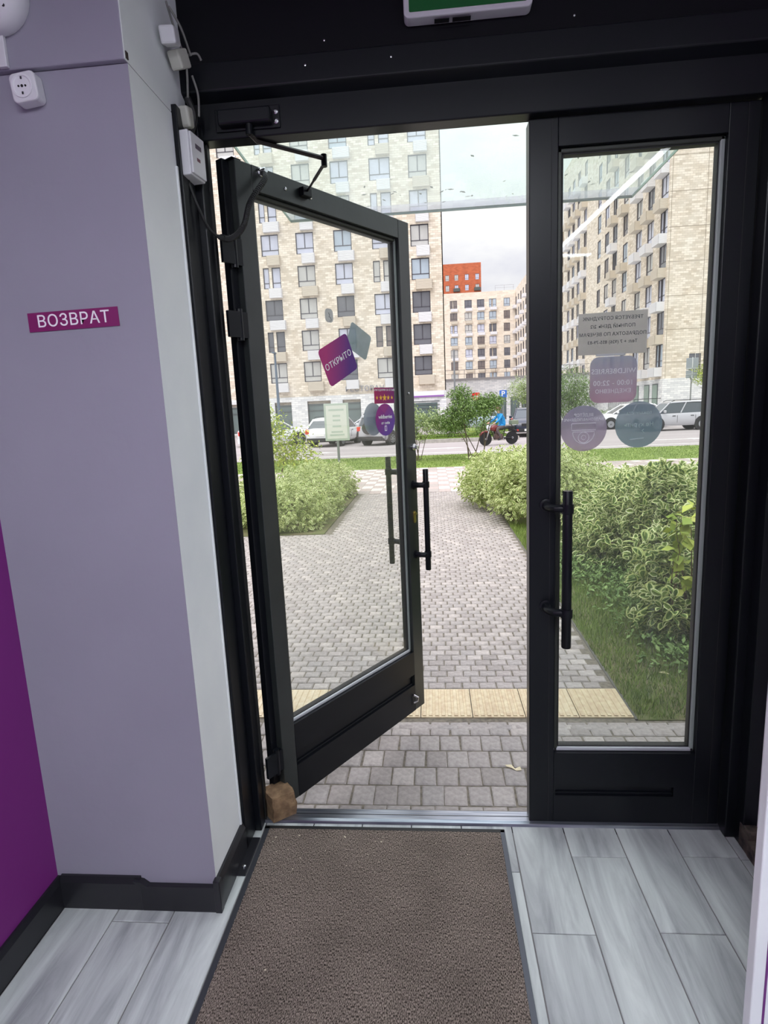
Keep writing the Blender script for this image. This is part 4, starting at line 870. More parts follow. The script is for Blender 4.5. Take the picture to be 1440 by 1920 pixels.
def win_pane(w, h, split=False):
    m = MB()
    if split: m.box(-w/2+.02,-w/2+w*.34-.02,.02,.05,.02,h-.02); m.box(w/2-w*.5+.02,w/2-.02,.02,.05,.02,h-.02)
    else: m.box(-w/2+.02,w/2-.02,.02,.05,.02,h-.02)
    return m
def basket(w=1.12, h=.78, d=.42):
    m = MB(); m.box(-w/2,w/2,-d,0,-h,-h+.03); m.box(-w/2,w/2,-d,0,-.03,0)
    n = 7
    for i in range(n):
        z = -h+.03+(h-.06)*(i+.5)/n; s = (h-.06)/n*.42
        m.box(-w/2,w/2,-d,-d+.03,z-s,z+s); m.box(-w/2,-w/2+.03,-d,0,z-s,z+s); m.box(w/2-.03,w/2,-d,0,z-s,z+s)
    m.box(-w/2+.03,w/2-.03,-d+.05,-.01,-h+.03,-.03)
    return m
_wc = {}
def wmesh(w, h, split):
    k = (w,h,split)
    if k not in _wc:
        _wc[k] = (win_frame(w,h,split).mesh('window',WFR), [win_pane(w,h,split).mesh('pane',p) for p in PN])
    return _wc[k]
_bk = {}
def bmesh_(w, h, d, m):
    k = (w,h,d,m.name)
    if k not in _bk: _bk[k] = basket(w,h,d).mesh('air_conditioner_basket', m)
    return _bk[k]
def put_window(parent, loc, rz, w, h, split, pi, bask=None, boff=0, bw=1.12, bh=.78, bd=.42):
    fm_, pm_ = wmesh(w,h,split)
    f = bpy.data.objects.new('window', fm_); COL.objects.link(f); f.parent = parent; f.location = loc; f.rotation_euler = (0,0,rz)
    p = bpy.data.objects.new('pane', pm_[pi]); COL.objects.link(p); p.parent = f
    if bask is not None:
        b = bpy.data.objects.new('air_conditioner_basket', bmesh_(bw,bh,bd,bask)); COL.objects.link(b); b.parent = parent
        o = Vector((boff,0,-.02)); o.rotate(Matrix.Rotation(rz,3,'Z')); b.location = Vector(loc)+o; b.rotation_euler = (0,0,rz)
def holed_wall(x0, x1, z0, z1, holes, depth=.25, axis='y', at=0):
    """wall sheet with real window holes and reveals. holes: list of (cx, zb, w, h) on a grid"""
    xs = sorted({x0,x1}|{round(c-w/2,3) for c,z,w,h in holes}|{round(c+w/2,3) for c,z,w,h in holes})
    zs = sorted({z0,z1}|{round(z,3) for c,z,w,h in holes}|{round(z+h,3) for c,z,w,h in holes})
    xi = {x:i for i,x in enumerate(xs)}; zi = {z:i for i,z in enumerate(zs)}
    H = np.zeros((len(xs)-1,len(zs)-1),bool)
    for c,z,w,h in holes: H[xi[round(c-w/2,3)]:xi[round(c+w/2,3)], zi[round(z,3)]:zi[round(z+h,3)]] = True
    m = MB(); P = (lambda u,z,d: (u,at+d,z)) if axis == 'y' else (lambda u,z,d: (at+d,u,z))
    for i in range(len(xs)-1):
        j = 0
        while j < len(zs)-1:
            if H[i,j]: j += 1; continue
            k = j
            while k < len(zs)-1 and not H[i,k]: k += 1
            m.add([P(xs[i],zs[j],0),P(xs[i+1],zs[j],0),P(xs[i+1],zs[k],0),P(xs[i],zs[k],0)],[(0,1,2,3)]); j = k
    for c,z,w,h in holes:
        a,b = c-w/2,c+w/2
        m.add([P(a,z,0),P(b,z,0),P(b,z+h,0),P(a,z+h,0),P(a,z,depth),P(b,z,depth),P(b,z+h,depth),P(a,z+h,depth)],[(0,1,5,4),(1,2,6,5),(2,3,7,6),(3,0,4,7)],1)
    return m
FL = 2.66
# --- tower on the left, facing the door
bA = thing('apartment_building','tall beige brick apartment tower on the left facing the door','building',(-12,52,RZ_))
def A(x,z): return (x+12, 0, z-RZ_)
colsA = [-.51,-3.64,-7.0,-10.25,-13.27,-16.5,-19.7]; holes = []
wins = []
rs = random.Random(21)
for ci, x in enumerate(colsA):
    for r in range(10):
        zt = 5.99+FL*r; h = 1.72 if ci != 0 or r > 0 else 1.6; w = 1.74 if ci == 1 else 1.52
        split = (ci in (1,4) and r%2 == 1)
        wins.append((ci,r,x,zt-h,w,h,split)); 
        if split:
            holes.append((x-w/2+w*.17+12, zt-h-RZ_, w*.34, h)); holes.append((x+w/2-w*.25+12, zt-h-RZ_, w*.5, h))
        else: holes.append((x+12, zt-h-RZ_, w, h))
mA = holed_wall(-26+12, 1.38+12, 3.0-RZ_, 33-RZ_, holes)
obj('wall', mA, [BEIGE,REVEAL], bA)
obj('wall_core', MB().box(-26+12,1.38+12,.25,16,0,33-RZ_).box(1.30+12,1.38+12,.0,.25,0,33-RZ_), BEIGE, bA)
obj('parapet', MB().box(-26.1+12,1.45+12,-.06,.3,33-RZ_,33.4-RZ_), BC, bA)
for ci,r,x,z,w,h,split in wins:
    white = (r+ci)%2 == 1 if ci else r in (1,2,4)
    pi = rs.choice([0,0,1,2]) if r > 2 else rs.choice([2,3,4,3,0])
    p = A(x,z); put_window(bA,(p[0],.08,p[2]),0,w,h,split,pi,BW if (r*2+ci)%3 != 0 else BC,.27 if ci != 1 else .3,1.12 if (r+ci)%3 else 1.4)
# ground floor of white brick with shop windows
shops = [(-13.1,1.5,2.9),(-9.85,2.1,2.9),(-6.93,1.6,2.9),(-17.2,1.6,2.9),(-20.5,1.8,2.9)]
mg = holed_wall(-26+12,1.38+12,0,3.0-RZ_,[(c+12,.25,w,t-.25-.05) for c,w,t in shops],.4)
obj('ground_floor_wall', mg, [WBRICK,REVEAL], bA).location = (0,-.05,0)
for c,w,t in shops:
    f = obj('shop_window', MB().box(c+12-w/2,c+12+w/2,.1,.16,.25,.35).box(c+12-w/2,c+12+w/2,.1,.16,t-.4,t-.3).box(c+12-w/2,c+12-w/2+.08,.1,.16,.25,t-.3).box(c+12+w/2-.08,c+12+w/2,.1,.16,.25,t-.3).box(c+12-w/2,c+12+w/2,.1,.15,2.0,2.07), mat('shop_frame', rgb(90,96,98), .5), bA)
    obj('pane', MB().box(c+12-w/2,c+12+w/2,.16,.2,.25,t-.3), panemat('shop_glass', rgb(96,108,108), .08), f)
r_o = lettering('РЕСТОРАН', .62, mat('steel_letters', rgb(150,150,158), .5), bA, (-5.7+12,-.12,3.45-RZ_), bold=.012, ext=.03)
sg = obj('shop_signboard', MB().box(-2.9+12,1.2+12,-.15,-.05,2.55-RZ_,3.0-RZ_), mat('white_signboard', rgb(238,234,242), .5), bA)
obj('purple_stripe', MB().box(-2.9+12,1.2+12,-.17,-.15,2.48-RZ_,2.62-RZ_), mat('violet_stripe', rgb(150,100,176), .5), sg)
obj('doorway', MB().box(-2.4+12,.6+12,-.08,-.05,.2,2.0-RZ_), panemat('shop_glass', rgb(96,108,108), .08), bA)
for z in (1.5,1.8,2.1): obj('sill_band', MB().box(-2.6+12,.8+12,-.12,-.08,z-RZ_,z+.06-RZ_), MATS['shop_frame'], bA)
# --- long wing on the right: front gable facing us + side running away
XR = 19.6
bC = thing('apartment_building','beige brick apartment wing receding along the right side','building',(XR,52,RZ_))
def Cc(x,z): return (x-XR, z-RZ_)
ysC = [53.1,56.1,59.0,62.9,66.2,69.1,72.1,78.3,81.6,84.4,87.0]
holes = []; wl = []
for ci, y in enumerate(ysC):
    for r in range(-1,10):
        zt = 5.99+FL*r
        if r == -1: continue
        w = 1.5 if ci in (0,1,2,4,5) else (1.4 if ci == 3 else 1.3); h = 1.9
        holes.append((y-52, zt-h-RZ_, w, h)); wl.append((ci,r,y-52,zt-h-RZ_,w,h))
mC = holed_wall(0, 90.5-52, 0, 33-RZ_, holes, .22, 'x', 0)
# front gable
gw = []; gh = []
for r in range(0,10):
    zt = 5.96+FL*r; gw.append((24.05-XR, zt-1.6-RZ_, 1.5, 1.6)); gh.append((24.05-XR, zt-1.6-RZ_, 1.5, 1.6)); gh.append((27.6-XR, zt-1.6-RZ_, 1.5, 1.6)); gw.append((27.6-XR, zt-1.6-RZ_, 1.5, 1.6))
gh.append((22.1-XR, 3.45-RZ_, .95, 1.6))
mC2 = holed_wall(0, 14, 0, 33-RZ_, gh, .22, 'y', 0)
obj('wall', mC, [BEIGE,REVEAL], bC); obj('wall', mC2, [BEIGE,REVEAL], bC)
obj('wall_core', MB().box(.22,14,.22,38.5,0,33-RZ_), BEIGE2, bC)
obj('plinth', MB().box(-.06,14,-.06,38.5,0,3.1-RZ_), WBRICK, bC)
for x in (.12,2.85): obj('movement_joint', MB().box(x,x+.03,-.012,.0,3.1-RZ_,33), mat('joint_dark', rgb(150,138,122), .9), bC)
for r in range(1,11): obj('movement_joint', MB().box(0,14,-.010,.0,1.75+FL*r-RZ_,1.775+FL*r-RZ_), MATS['joint_dark'], bC)
rs = random.Random(5)
for ci,r,y,z,w,h in wl:
    bk = None
    if ci not in (3+3,):
        bk = BW if (r+ (0 if ci in (0,1,2) else 1))%2 == 0 else BC
    if ci in (3,6) : bk = None if r%2 else bk
    if ci == 6 or (ci == 5): bk = None
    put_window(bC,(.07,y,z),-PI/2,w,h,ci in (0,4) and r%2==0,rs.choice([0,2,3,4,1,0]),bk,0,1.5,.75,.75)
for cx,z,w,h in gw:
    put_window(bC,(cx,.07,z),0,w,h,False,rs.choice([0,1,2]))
f = obj('window', MB().box(22.1-XR-.475,22.1-XR+.475,-.07,-.02,3.4-RZ_,3.45-RZ_).box(22.1-XR-.02,22.1-XR+.02,-.07,.0,3.45-RZ_,5.05-RZ_).box(22.1-XR-.475,22.1-XR+.475,-.07,.0,4.2-RZ_,4.24-RZ_), mat('pale_frame', rgb(190,190,190), .5), bC)
obj('pane', MB().box(22.1-XR-.475,22.1-XR+.475,.05,.1,3.45-RZ_,5.05-RZ_), PN[3], f)
for x0,x1 in ((0,0),): pass
for y in (.9,2.9,5.6): 
    f = obj('shop_window', MB().box(-.09,-.06,y,y+1.3,.1,3.0), MATS['shop_frame'], bC); obj('pane', MB().box(-.11,-.09,y+.1,y+1.2,.2,2.9), panemat('green_shop_glass', rgb(120,140,128), .1), f)
rl = MB()
for i in range(26): rl.box(-2.2,-2.17,.3+i*.3,.33+i*.3,.2,1.75)
rl.box(-2.22,-2.15,.2,8.2,1.72,1.78)
rl.box(-2.2,0,.2,.25,1.72,1.78)
obj('porch_railing', rl, mat('dark_railing', rgb(70,72,74), .5), bC)
# --- lower part of the wing further away and the end block that closes the view
bB = thing('apartment_building','lower far beige wing lined with white baskets beyond the centre','building',(19.45,90.5,RZ_))
ysB = [92.6+3.35*i for i in range(14)]
hb = [(y-90.5,5.99+FL*r-1.8-RZ_,1.4,1.8) for y in ysB for r in range(8)]
obj('wall', holed_wall(0,46.5,0,26.4-RZ_,hb,.2,'x',0), [BEIGE2,REVEAL], bB)
obj('wall_core', MB().box(.2,14,0,60,0,26.35-RZ_), BEIGE2, bB)
for i,(y,z,w,h) in enumerate(hb):
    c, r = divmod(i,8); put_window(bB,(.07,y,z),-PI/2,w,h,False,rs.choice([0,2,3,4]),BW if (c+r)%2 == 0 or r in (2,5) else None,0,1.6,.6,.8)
bE = thing('apartment_building','distant beige end block with even rows of windows above terrace','building',(11,137,RZ_))
cx5 = [5.8-.05,9.0,11.75,14.4,17.5]
he = []
for c in cx5:
    for r in range(8): he.append((c-11,5.95+FL*r-1.7-RZ_,1.6 if c < 17 else 1.35,1.75))
obj('wall', holed_wall(-14,8.4,0,26.2-RZ_,he,.2), [BEIGE2,REVEAL], bE); obj('wall_core', MB().box(-14,8.4,.2,14,0,26.2-RZ_), BEIGE2, bE)
obj('roof_railing', MB().box(4,8.2,.5,.56,27.4-RZ_,27.46-RZ_).box(4,8.2,.5,.56,26.9-RZ_,26.95-RZ_).box(4,4.06,.5,.56,26.2-RZ_,27.4-RZ_).box(6,6.06,.5,.56,26.2-RZ_,27.4-RZ_).box(8,8.06,.5,.56,26.2-RZ_,27.4-RZ_), mat('grey_metal', rgb(170,170,176), .5), bE)
for i,(x,z,w,h) in enumerate(he):
    c, r = divmod(i,8)
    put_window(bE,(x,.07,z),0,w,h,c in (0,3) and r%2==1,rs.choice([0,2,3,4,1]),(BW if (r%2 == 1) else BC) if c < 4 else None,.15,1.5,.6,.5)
# --- terracotta tower far behind
bO = thing('apartment_building','terracotta red apartment block far behind the beige end block','building',(12,210,RZ_))
ho = []
for c in (6.9,10.0,13.5,17.0):
    for r in range(12): ho.append((c-12, 6.5+3.35*r-RZ_, 1.3, 1.9))
obj('wall', holed_wall(-9,6.3,0,48.8-RZ_,ho,.25), [REDB,REVEAL], bO); obj('wall_core', MB().box(-9,6.3,.25,14,0,48.8-RZ_), REDB, bO)
for i,(x,z,w,h) in enumerate(ho):
    c, r = divmod(i,12)
    if r < 8: continue
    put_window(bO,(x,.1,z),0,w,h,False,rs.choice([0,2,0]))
    if (c in (1,3) and r in (8,10)): obj('balcony', MB().prism([(x-1.1,-.9),(x-.8,-1.2),(x+.8,-1.2),(x+1.1,-.9),(x+1.1,0),(x-1.1,0)],z-.3,z+.7,'z'), mat('dark_balcony', rgb(84,88,86), .6), bO)
# --- low white brick podium with railing in front of the end block
bP = thing('podium','low white brick podium with terrace railing below the end block','building',(8,70,RZ_))
obj('wall', MB().box(-6.4,10.2,0,18,0,4.45-RZ_), WBRICK, bP)
obj('coping', MB().box(-6.5,10.2,-.15,.3,4.45-RZ_,4.7-RZ_), mat('grey_coping', rgb(150,146,148), .7), bP)
rl = MB(); [rl.box(-6.4+1.2*i,-6.35+1.2*i,0,.05,4.7-RZ_,5.7-RZ_) for i in range(14)]; rl.box(-6.4,10.2,0,.05,5.65-RZ_,5.7-RZ_); rl.box(-6.4,10.2,0,.04,5.2-RZ_,5.23-RZ_)
obj('railing', rl, mat('brown_grey_railing', rgb(120,112,112), .5), bP)
for x in (-.2,1.3,2.6): 
    f = obj('shop_window', MB().box(x,x+1.0,-.05,-.0,.1,2.6), MATS['shop_frame'], bP); obj('pane', MB().box(x+.08,x+.92,-.08,-.05,.2,2.5), MATS['shop_glass'], f)
# ------------------------------------------------------------------ poles and signs
POLE = mat('galvanised_pole', rgb(140,142,146), .5, .4)
t = thing('sign_post','grey metal post standing on the lawn strip left of the door handle','post',(-3.2,19.9,GZ))
obj('pole', MB().cyl((0,0,0),(0,0,1.0),.045,12), POLE, t); obj('cap', MB().cyl((0,0,1.0),(0,0,1.05),.055,12), POLE, t)
obj('board', MB().box(-.42,.42,-.05,-.0,.76,2.02), mat('grey_green_board_frame', rgb(176,186,178), .5), t, bevel=.01)
obj('notice_sheet', MB().box(-.35,.35,-.056,-.05,.83,1.95), mat('pale_green_sheet', rgb(212,212,208), .5), t)
for i,(w,z) in enumerate(((.52,1.80),(.26,1.60),(.26,1.45),(.30,1.25),(.40,1.06),(.5,.96))): obj('printed_line', MB().box(-w/2,w/2,-.058,-.056,z-.03,z+.03), mat('pale_print', rgb(178,188,180), .6), t)
tag(t,'pale green information board on a metal post beyond left hedge','board')
t = thing('street_lamp','dark blue grey street lamp post left of the tower shops','lamp post',(-12.1,46.5,GZ))
obj('pole', MB().tube([(0,0,0),(0,0,4),(0,0,6.4)],[.14,.10,.08],12), mat('blue_grey_pole', rgb(96,110,128), .5), t, smooth=True); obj('base', MB().cyl((0,0,0),(0,0,.5),.18,12), MATS['blue_grey_pole'], t)
obj('head', MB().box(-.12,.12,-.5,.12,6.4,6.5), MATS['blue_grey_pole'], t, bevel=.02)
t = thing('thin_pole','thin grey pole at the right corner of the beige tower','pole',(2.05,50,GZ)); obj('pole', MB().tube([(0,0,0),(0,0,6.3)],[.09,.07],10), POLE, t)
t = thing('no_entry_sign','red no entry road sign above the small trees','road sign',(3.15,41.6,GZ))
obj('pole', MB().cyl((0,.03,0),(0,.03,2.6),.035,8), POLE, t)
obj('face', MB().prism(rrect(.52,.52,.06),-.02,0,'y'), mat('sign_red', rgb(206,50,44), .4), t).location = (0,0,2.32)
obj('white_bar', MB().box(-.19,.19,-.026,-.02,2.27,2.37), mat('sign_white', rgb(244,240,240), .4), t)
obj('traffic_light', MB().box(.12,.38,-.1,.05,1.55,2.1), BLACK2, t, bevel=.02)
t = thing('parking_sign','blue parking road sign with white letter P','road sign',(5.02,41.6,GZ))
obj('pole', MB().cyl((0,.03,0),(0,.03,2.7),.035,8), POLE, t)
obj('face', MB().prism(rrect(.50,.50,.05),-.02,0,'y'), mat('sign_blue', rgb(60,110,196), .4), t).location = (0,0,2.42)
lettering('P', .50, MATS['sign_white'], t, (0,-.022,2.41), bold=.02)
t = thing('traffic_sign_back','grey back of a double road sign in front of right gable','road sign',(18.6,44.2,GZ))
obj('pole', MB().cyl((0,0,0),(0,0,4.2),.045,8), POLE, t)
for z0,z1 in ((3.95,4.75),(3.35,3.90)): obj('plate', MB().box(-.42,.42,-.09,-.05,z0-.4,z1-.4), mat('sign_back_grey', rgb(150,156,162), .5), t, bevel=.02)
obj('clamp', MB().box(-.03,.03,-.11,-.09,2.9,4.4).box(-.42,.42,-.11,-.09,3.6,3.64).box(-.42,.42,-.11,-.09,3.2,3.23), mat('sign_rail', rgb(206,208,210), .5), t)
# ------------------------------------------------------------------ cars
TYRE = mat('tyre', (.015,.015,.016,1), .8); RIM = mat('alloy_rim', rgb(176,178,184), .35, .6)
CGL = mat('car_glass', rgb(70,78,84), .08, spec=.9); TRIMB = mat('black_car_plastic', (.02,.02,.022,1), .6)
RED = mat('tail_lamp', rgb(216,44,34), .25, coat=.5); HL = mat('head_lamp', rgb(226,230,236), .1, coat=.6); PLT = mat('number_plate', rgb(232,232,230), .5)
def car(label, x, y, rz, paint, L=4.3, W_=1.78, H=1.5, hood=.95, belt=.98, wb=1.15, wt=.45, rt=-1.35, rb=-2.0, suv=False, spare=False, blue=None):
    t = thing('car', label, 'car', (x,y,RZ_), rz); h = L/2; gz = .30 if suv else .22
    nose = hood-.12
    # body: loft of sections along the length
    st = [(-h,.80,gz+.18,belt-.14),(-h+.06,.90,gz+.05,belt-.02),(-h+.45,.98,gz,belt+.01),(rt,1,gz,belt),(0,1,gz-.02,belt-.02),(wb,1,gz,belt-.03),(wb+.25,.99,gz,hood),(h-.45,.95,gz,nose+.04),(h-.10,.84,gz+.03,nose-.10),(h,.70,gz+.12,nose-.24)]
    vs = []; NS = 12
    for xx, wf, zb, zt in st:
        w = W_/2*wf; mz = (zb+zt)/2
        ring = [(-w*.90,zb),(-w*.99,zb+.10),(-w,mz),(-w*.985,zt-.12),(-w*.93,zt-.02),(-w*.55,zt+.025),(w*.55,zt+.025),(w*.93,zt-.02),(w*.985,zt-.12),(w,mz),(w*.99,zb+.10),(w*.90,zb)]
        vs += [(xx,a,b) for a,b in ring]
    fs = [(i*NS+j,i*NS+(j+1)%NS,(i+1)*NS+(j+1)%NS,(i+1)*NS+j) for i in range(len(st)-1) for j in range(NS)]+[tuple(range(NS)),tuple((len(st)-1)*NS+j for j in range(NS))[::-1]]
    obj('body', MB().add(vs,fs), paint, t, smooth=True)
    # greenhouse
    def cab(inset, zt, top):
        w0, w1 = W_/2*.93-inset, W_/2*.74-inset
        return [(rb,w0*.95,belt-.02),(wb,w0*.97,belt-.02)], w0, w1
    w0, w1 = W_/2*.93, W_/2*.72
    gv = []
    for (xx,ww,zz) in ((rb,w0*.94,belt-.03),(wb,w0*.96,belt-.03),(wt,w1,H-.07),(rt,w1*.97,H-.09)):
        gv += [(xx,-ww,zz),(xx,ww,zz)]
    obj('windows', MB().add(gv,[(0,2,4,6),(1,7,5,3),(2,3,5,4),(0,6,7,1),(6,4,5,7),(0,1,3,2)]), CGL, t)
    # roof
    rv = []
    rst = [(rt-.10,.93,H-.13),(rt+.1,1,H-.04),((rt+wt)/2,1.02,H),(wt-.1,1,H-.03),(wt+.08,.95,H-.11)]
    for xx,wf,zz in rst:
        w = w1*wf+.03; rv += [(xx,-w,zz-.06),(xx,-w*.92,zz),(xx,0,zz+.015),(xx,w*.92,zz),(xx,w,zz-.06),(xx,0,zz-.05)]
    obj('roof', MB().add(rv,[(i*6+j,i*6+(j+1)%6,(i+1)*6+(j+1)%6,(i+1)*6+j) for i in range(4) for j in range(6)]+[tuple(range(6)),tuple(24+j for j in range(6))[::-1]]), paint, t, smooth=True)
    for s in (-1,1):
        pil = MB()
        def bar(a,b,wd): 
            a, b = Vector(a), Vector(b); pil.tube([a,b],wd,6)
        bar((wb,s*w0*.96,belt-.02),(wt,s*w1,H-.07),.035); bar((rb,s*w0*.94,belt-.02),(rt,s*w1*.97,H-.09),.055)
        for f_ in (.36,.70):
            xa = wb+(rb-wb)*f_; xb = wt+(rt-wt)*f_; bar((xa,s*(w0*.955+.004),belt-.02),(xb,s*(w1+.004),H-.07),.032)
        obj('pillars', pil, paint, t)
        obj('side_mirror', MB().box(wb-.30,wb-.18,s*(W_/2)+(0 if s>0 else -.16),s*(W_/2)+(.16 if s>0 else 0),belt,belt+.15), paint, t, bevel=.03)
        obj('door_seam', MB().box(.15,.165,s*W_/2*1.0-.004,s*W_/2*1.0+.004,gz+.15,belt-.15).box(-.82,-.805,s*W_/2-.004,s*W_/2+.004,gz+.15,belt-.15), TRIMB, t)
        obj('door_handle', MB().box(-.72,-.55,s*W_/2*.99-.02,s*W_/2*.99+.02,belt-.2,belt-.165).box(.25,.42,s*W_/2*.99-.02,s*W_/2*.99+.02,belt-.2,belt-.165), paint if not suv else TRIMB, t, bevel=.006)
        obj('tail_lamp', MB().box(-h-.004,-h+.22,s*W_/2*.86-.14,s*W_/2*.86+.11,belt-.30,belt-.06), RED, t, bevel=.03)
        obj('head_lamp', MB().box(h-.34,h-.06,s*W_/2*.80-.20,s*W_/2*.80+.08,nose-.24,nose-.07), HL, t, bevel=.03)
    obj('rear_bumper', MB().box(-h-.05,-h+.25,-W_/2*.88,W_/2*.88,gz-.02,gz+.20), TRIMB if suv else paint, t, bevel=.03)
    obj('front_bumper', MB().box(h-.22,h+.02,-W_/2*.78,W_/2*.78,gz-.02,gz+.18), TRIMB, t, bevel=.03)
    obj('grille', MB().box(h-.12,h+.012,-.42,.42,nose-.32,nose-.16), TRIMB, t, bevel=.01)
    pl_ = obj('number_plate', MB().box(-h-.04,-h-.015,-.26,.26,gz+.30,gz+.42), PLT, t)
    obj('number_plate', MB().box(h+.02,h+.035,-.26,.26,gz+.05,gz+.17), PLT, t)
    rw = .34 if suv else .32; ax = L*.30
    for sx in (-1,1):
        for s in (-1,1):
            xw = sx*ax+(.05 if sx < 0 else .0); yw = s*(W_/2-.10)
            obj('wheel_arch', MB().cyl((xw,yw-.11,rw+.04),(xw,yw+.115*1,rw+.04),rw+.075,24), TRIMB, t)
            w = obj('wheel', MB().lathe([(rw*.62,-.10),(rw*.95,-.10),(rw,-.07),(rw,.07),(rw*.95,.10),(rw*.62,.10)],24,Matrix.Translation((xw,yw+s*.03,rw))@Matrix.Rotation(PI/2,4,'X')), TYRE, t, smooth=True)
            r_m = MB(); My = Matrix.Translation((xw,yw+s*.125,rw)); r_m.lathe([(rw*.64,-.01),(rw*.64,.012),(rw*.58,.012),(rw*.57,-.005)],24,My@Matrix.Rotation(PI/2,4,'X'))
            for k in range(7):
                a = 2*PI*k/7; r_m.box(-.022,.022,-.008,.012,0,rw*.6,M=My@Matrix.Rotation(a,4,'Y'))
            obj('rim', r_m, RIM, w)
    if spare:
        obj('spare_wheel', MB().lathe([(.20,-.11),(.33,-.10),(.34,0),(.30,.10),(.15,.12)],24,Matrix.Translation((-h-.12,.05,.95))@Matrix.Rotation(-PI/2,4,'Y')), TRIMB, t, smooth=True)
    if suv:
        for s in (-1,1): obj('roof_rail', MB().tube([(rt+.1,s*w1*.95,H-.02),(rt+.25,s*w1*.95,H+.05),(wt-.3,s*w1*.95,H+.05),(wt-.1,s*w1*.95,H-.02)],.018,6), TRIMB, t)
    return t
def paint(n,c): return mat(n, c, .3, 0, .5, coat=.7)
WPT = paint('white_car_paint', rgb(236,236,240)); SPT = paint('silver_car_paint', rgb(184,184,190)); NPT = paint('dark_blue_car_paint', rgb(34,40,62))
BPT = paint('pale_blue_car_paint', rgb(176,190,206))
dg = math.radians
car('white crossover seen from behind with red tail lamps left of notice board', -5.45,33.3,dg(76),WPT,L=4.3,W_=1.82,H=1.58,hood=1.0,belt=1.02,rb=-2.08,rt=-1.5,suv=True)
car('white saloon partly hidden by the sapling at far left', -9.6,35.6,dg(20),WPT,L=4.5,H=1.46,rb=-1.75,rt=-1.0)
car('white saloon parked between the crossover and the silver off-roader', -3.6,36.4,dg(158),WPT,L=4.5,H=1.46,rb=-1.7,rt=-1.0)
car('silver off-roader seen from behind with spare wheel on tailgate', -2.3,32.6,dg(62),SPT,L=4.0,W_=1.72,H=1.68,hood=1.05,belt=1.08,wb=.95,wt=.4,rt=-1.75,rb=-1.95,suv=True,spare=True)
car('dark blue car with chrome grille facing us behind the motorcycle', 5.7,35.4,dg(-97),NPT,L=4.5,W_=1.85,H=1.62,hood=1.05,belt=1.05,suv=True)
car('pale blue parked car behind the bushy small tree', 3.6,48.2,dg(180),BPT,L=4.4,H=1.48)
car('white car parked behind the traffic light', 8.6,48.4,dg(180),WPT,L=4.4,H=1.5)
car('white parked car left of the silver wagon behind round stickers', 12.6,38.9,dg(180),WPT,L=4.5,W_=1.8,H=1.56,wb=1.2,wt=.3,rt=-1.3,rb=-2.05)
car('silver estate wagon with roof rails at the right edge of fixed door glass', 13.75,34.7,dg(180),SPT,L=4.15,W_=1.76,H=1.62,belt=1.0,wb=1.1,wt=.5,rt=-1.95,rb=-2.1,suv=True)
car('white car glimpsed at the left side of the fixed door glass', 15.6,48.2,dg(175),WPT,L=4.3,H=1.48)
# ------------------------------------------------------------------ motorcycle and rider
mc = thing('motorcycle','dark motorcycle with red engine casing riding left on the road','motorcycle',(3.15,27.9,RZ_),PI+.35)
for i, xw in enumerate((-.68,.68)):
    R_ = .31; w = obj('wheel', MB().lathe([(R_*.78,-.045),(R_*.95,-.055),(R_,0),(R_*.95,.055),(R_*.78,.045)],28,Matrix.Translation((xw,0,R_))@Matrix.Rotation(PI/2,4,'X')), TYRE, mc, smooth=True)
    r_m = MB(); 
    for k in range(12): r_m.box(-.006,.006,-.006,.006,0,R_*.8,M=Matrix.Translation((xw,0,R_))@Matrix.Rotation(2*PI*k/12,4,'Y'))
    r_m.cyl((xw,-.07,R_),(xw,.07,R_),.05,12); obj('spokes', r_m, RIM, w)
MRED = mat('dark_red_paint', rgb(120,34,30), .3, coat=.6)
obj('frame', MB().tube([(.42,0,.86),(.30,0,.80),(-.05,0,.72),(-.5,0,.74),(-.8,0,.80)],.025,8).tube([(.42,0,.84),(.25,0,.30),(-.2,0,.28),(-.32,0,.72)],.022,8).tube([(-.22,.09,.33),(-.68,.09,.31)],.022,8).tube([(-.22,-.09,.33),(-.68,-.09,.31)],.022,8), TRIMB, mc, smooth=True)
obj('engine', MB().box(-.14,.20,-.14,.14,.26,.52).lathe([(.10,-.18),(.11,-.15),(.11,.15),(.10,.18)],16,Matrix.Translation((0,0,.38))@Matrix.Rotation(PI/2,4,'X')).box(.02,.16,-.08,.08,.50,.70), mat('grey_engine', rgb(110,90,86), .4, .6), mc, bevel=.015)
obj('fuel_tank', MB().lathe([(.02,-.24),(.10,-.2),(.155,-.05),(.15,.10),(.10,.22),(.03,.26)],16,Matrix.Translation((.20,0,.80))@Matrix.Rotation(PI/2,4,'Y')), MRED, mc, smooth=True)
obj('seat', MB().prism([(-.72,.84),(-.66,.78),(-.02,.76),(.02,.82),(-.3,.84),(-.5,.88)],-.13,.13,'y'), TRIMB, mc, bevel=.02)
obj('front_fork', MB().tube([(.44,.09,.95),(.68,.09,.31)],.022,8).tube([(.44,-.09,.95),(.68,-.09,.31)],.022,8).tube([(.36,-.34,1.02),(.42,-.12,.96),(.42,.12,.96),(.36,.34,1.02)],.014,8), CHROME, mc, smooth=True)
obj('headlight', MB().lathe([(.03,-.1),(.085,-.03),(.095,.03),(.08,.045)],16,Matrix.Translation((.55,0,.86))@Matrix.Rotation(PI/2,4,'Y')), HL, mc, smooth=True)
obj('exhaust', MB().tube([(.12,-.13,.30),(-.1,-.16,.24),(-.45,-.17,.28),(-.82,-.17,.36)],[.022,.026,.04,.045],10), CHROME, mc, smooth=True)
obj('front_mudguard', MB().tube([(.96,0,.48),(.88,0,.60),(.68,0,.67),(.48,0,.60)],.05,6), MRED, mc)
obj('rear_mudguard', MB().tube([(-.52,0,.66),(-.72,0,.70),(-.95,0,.58)],.06,6), TRIMB, mc)
obj('tail_lamp', MB().box(-1.0,-.94,-.06,.06,.60,.68), RED, mc)
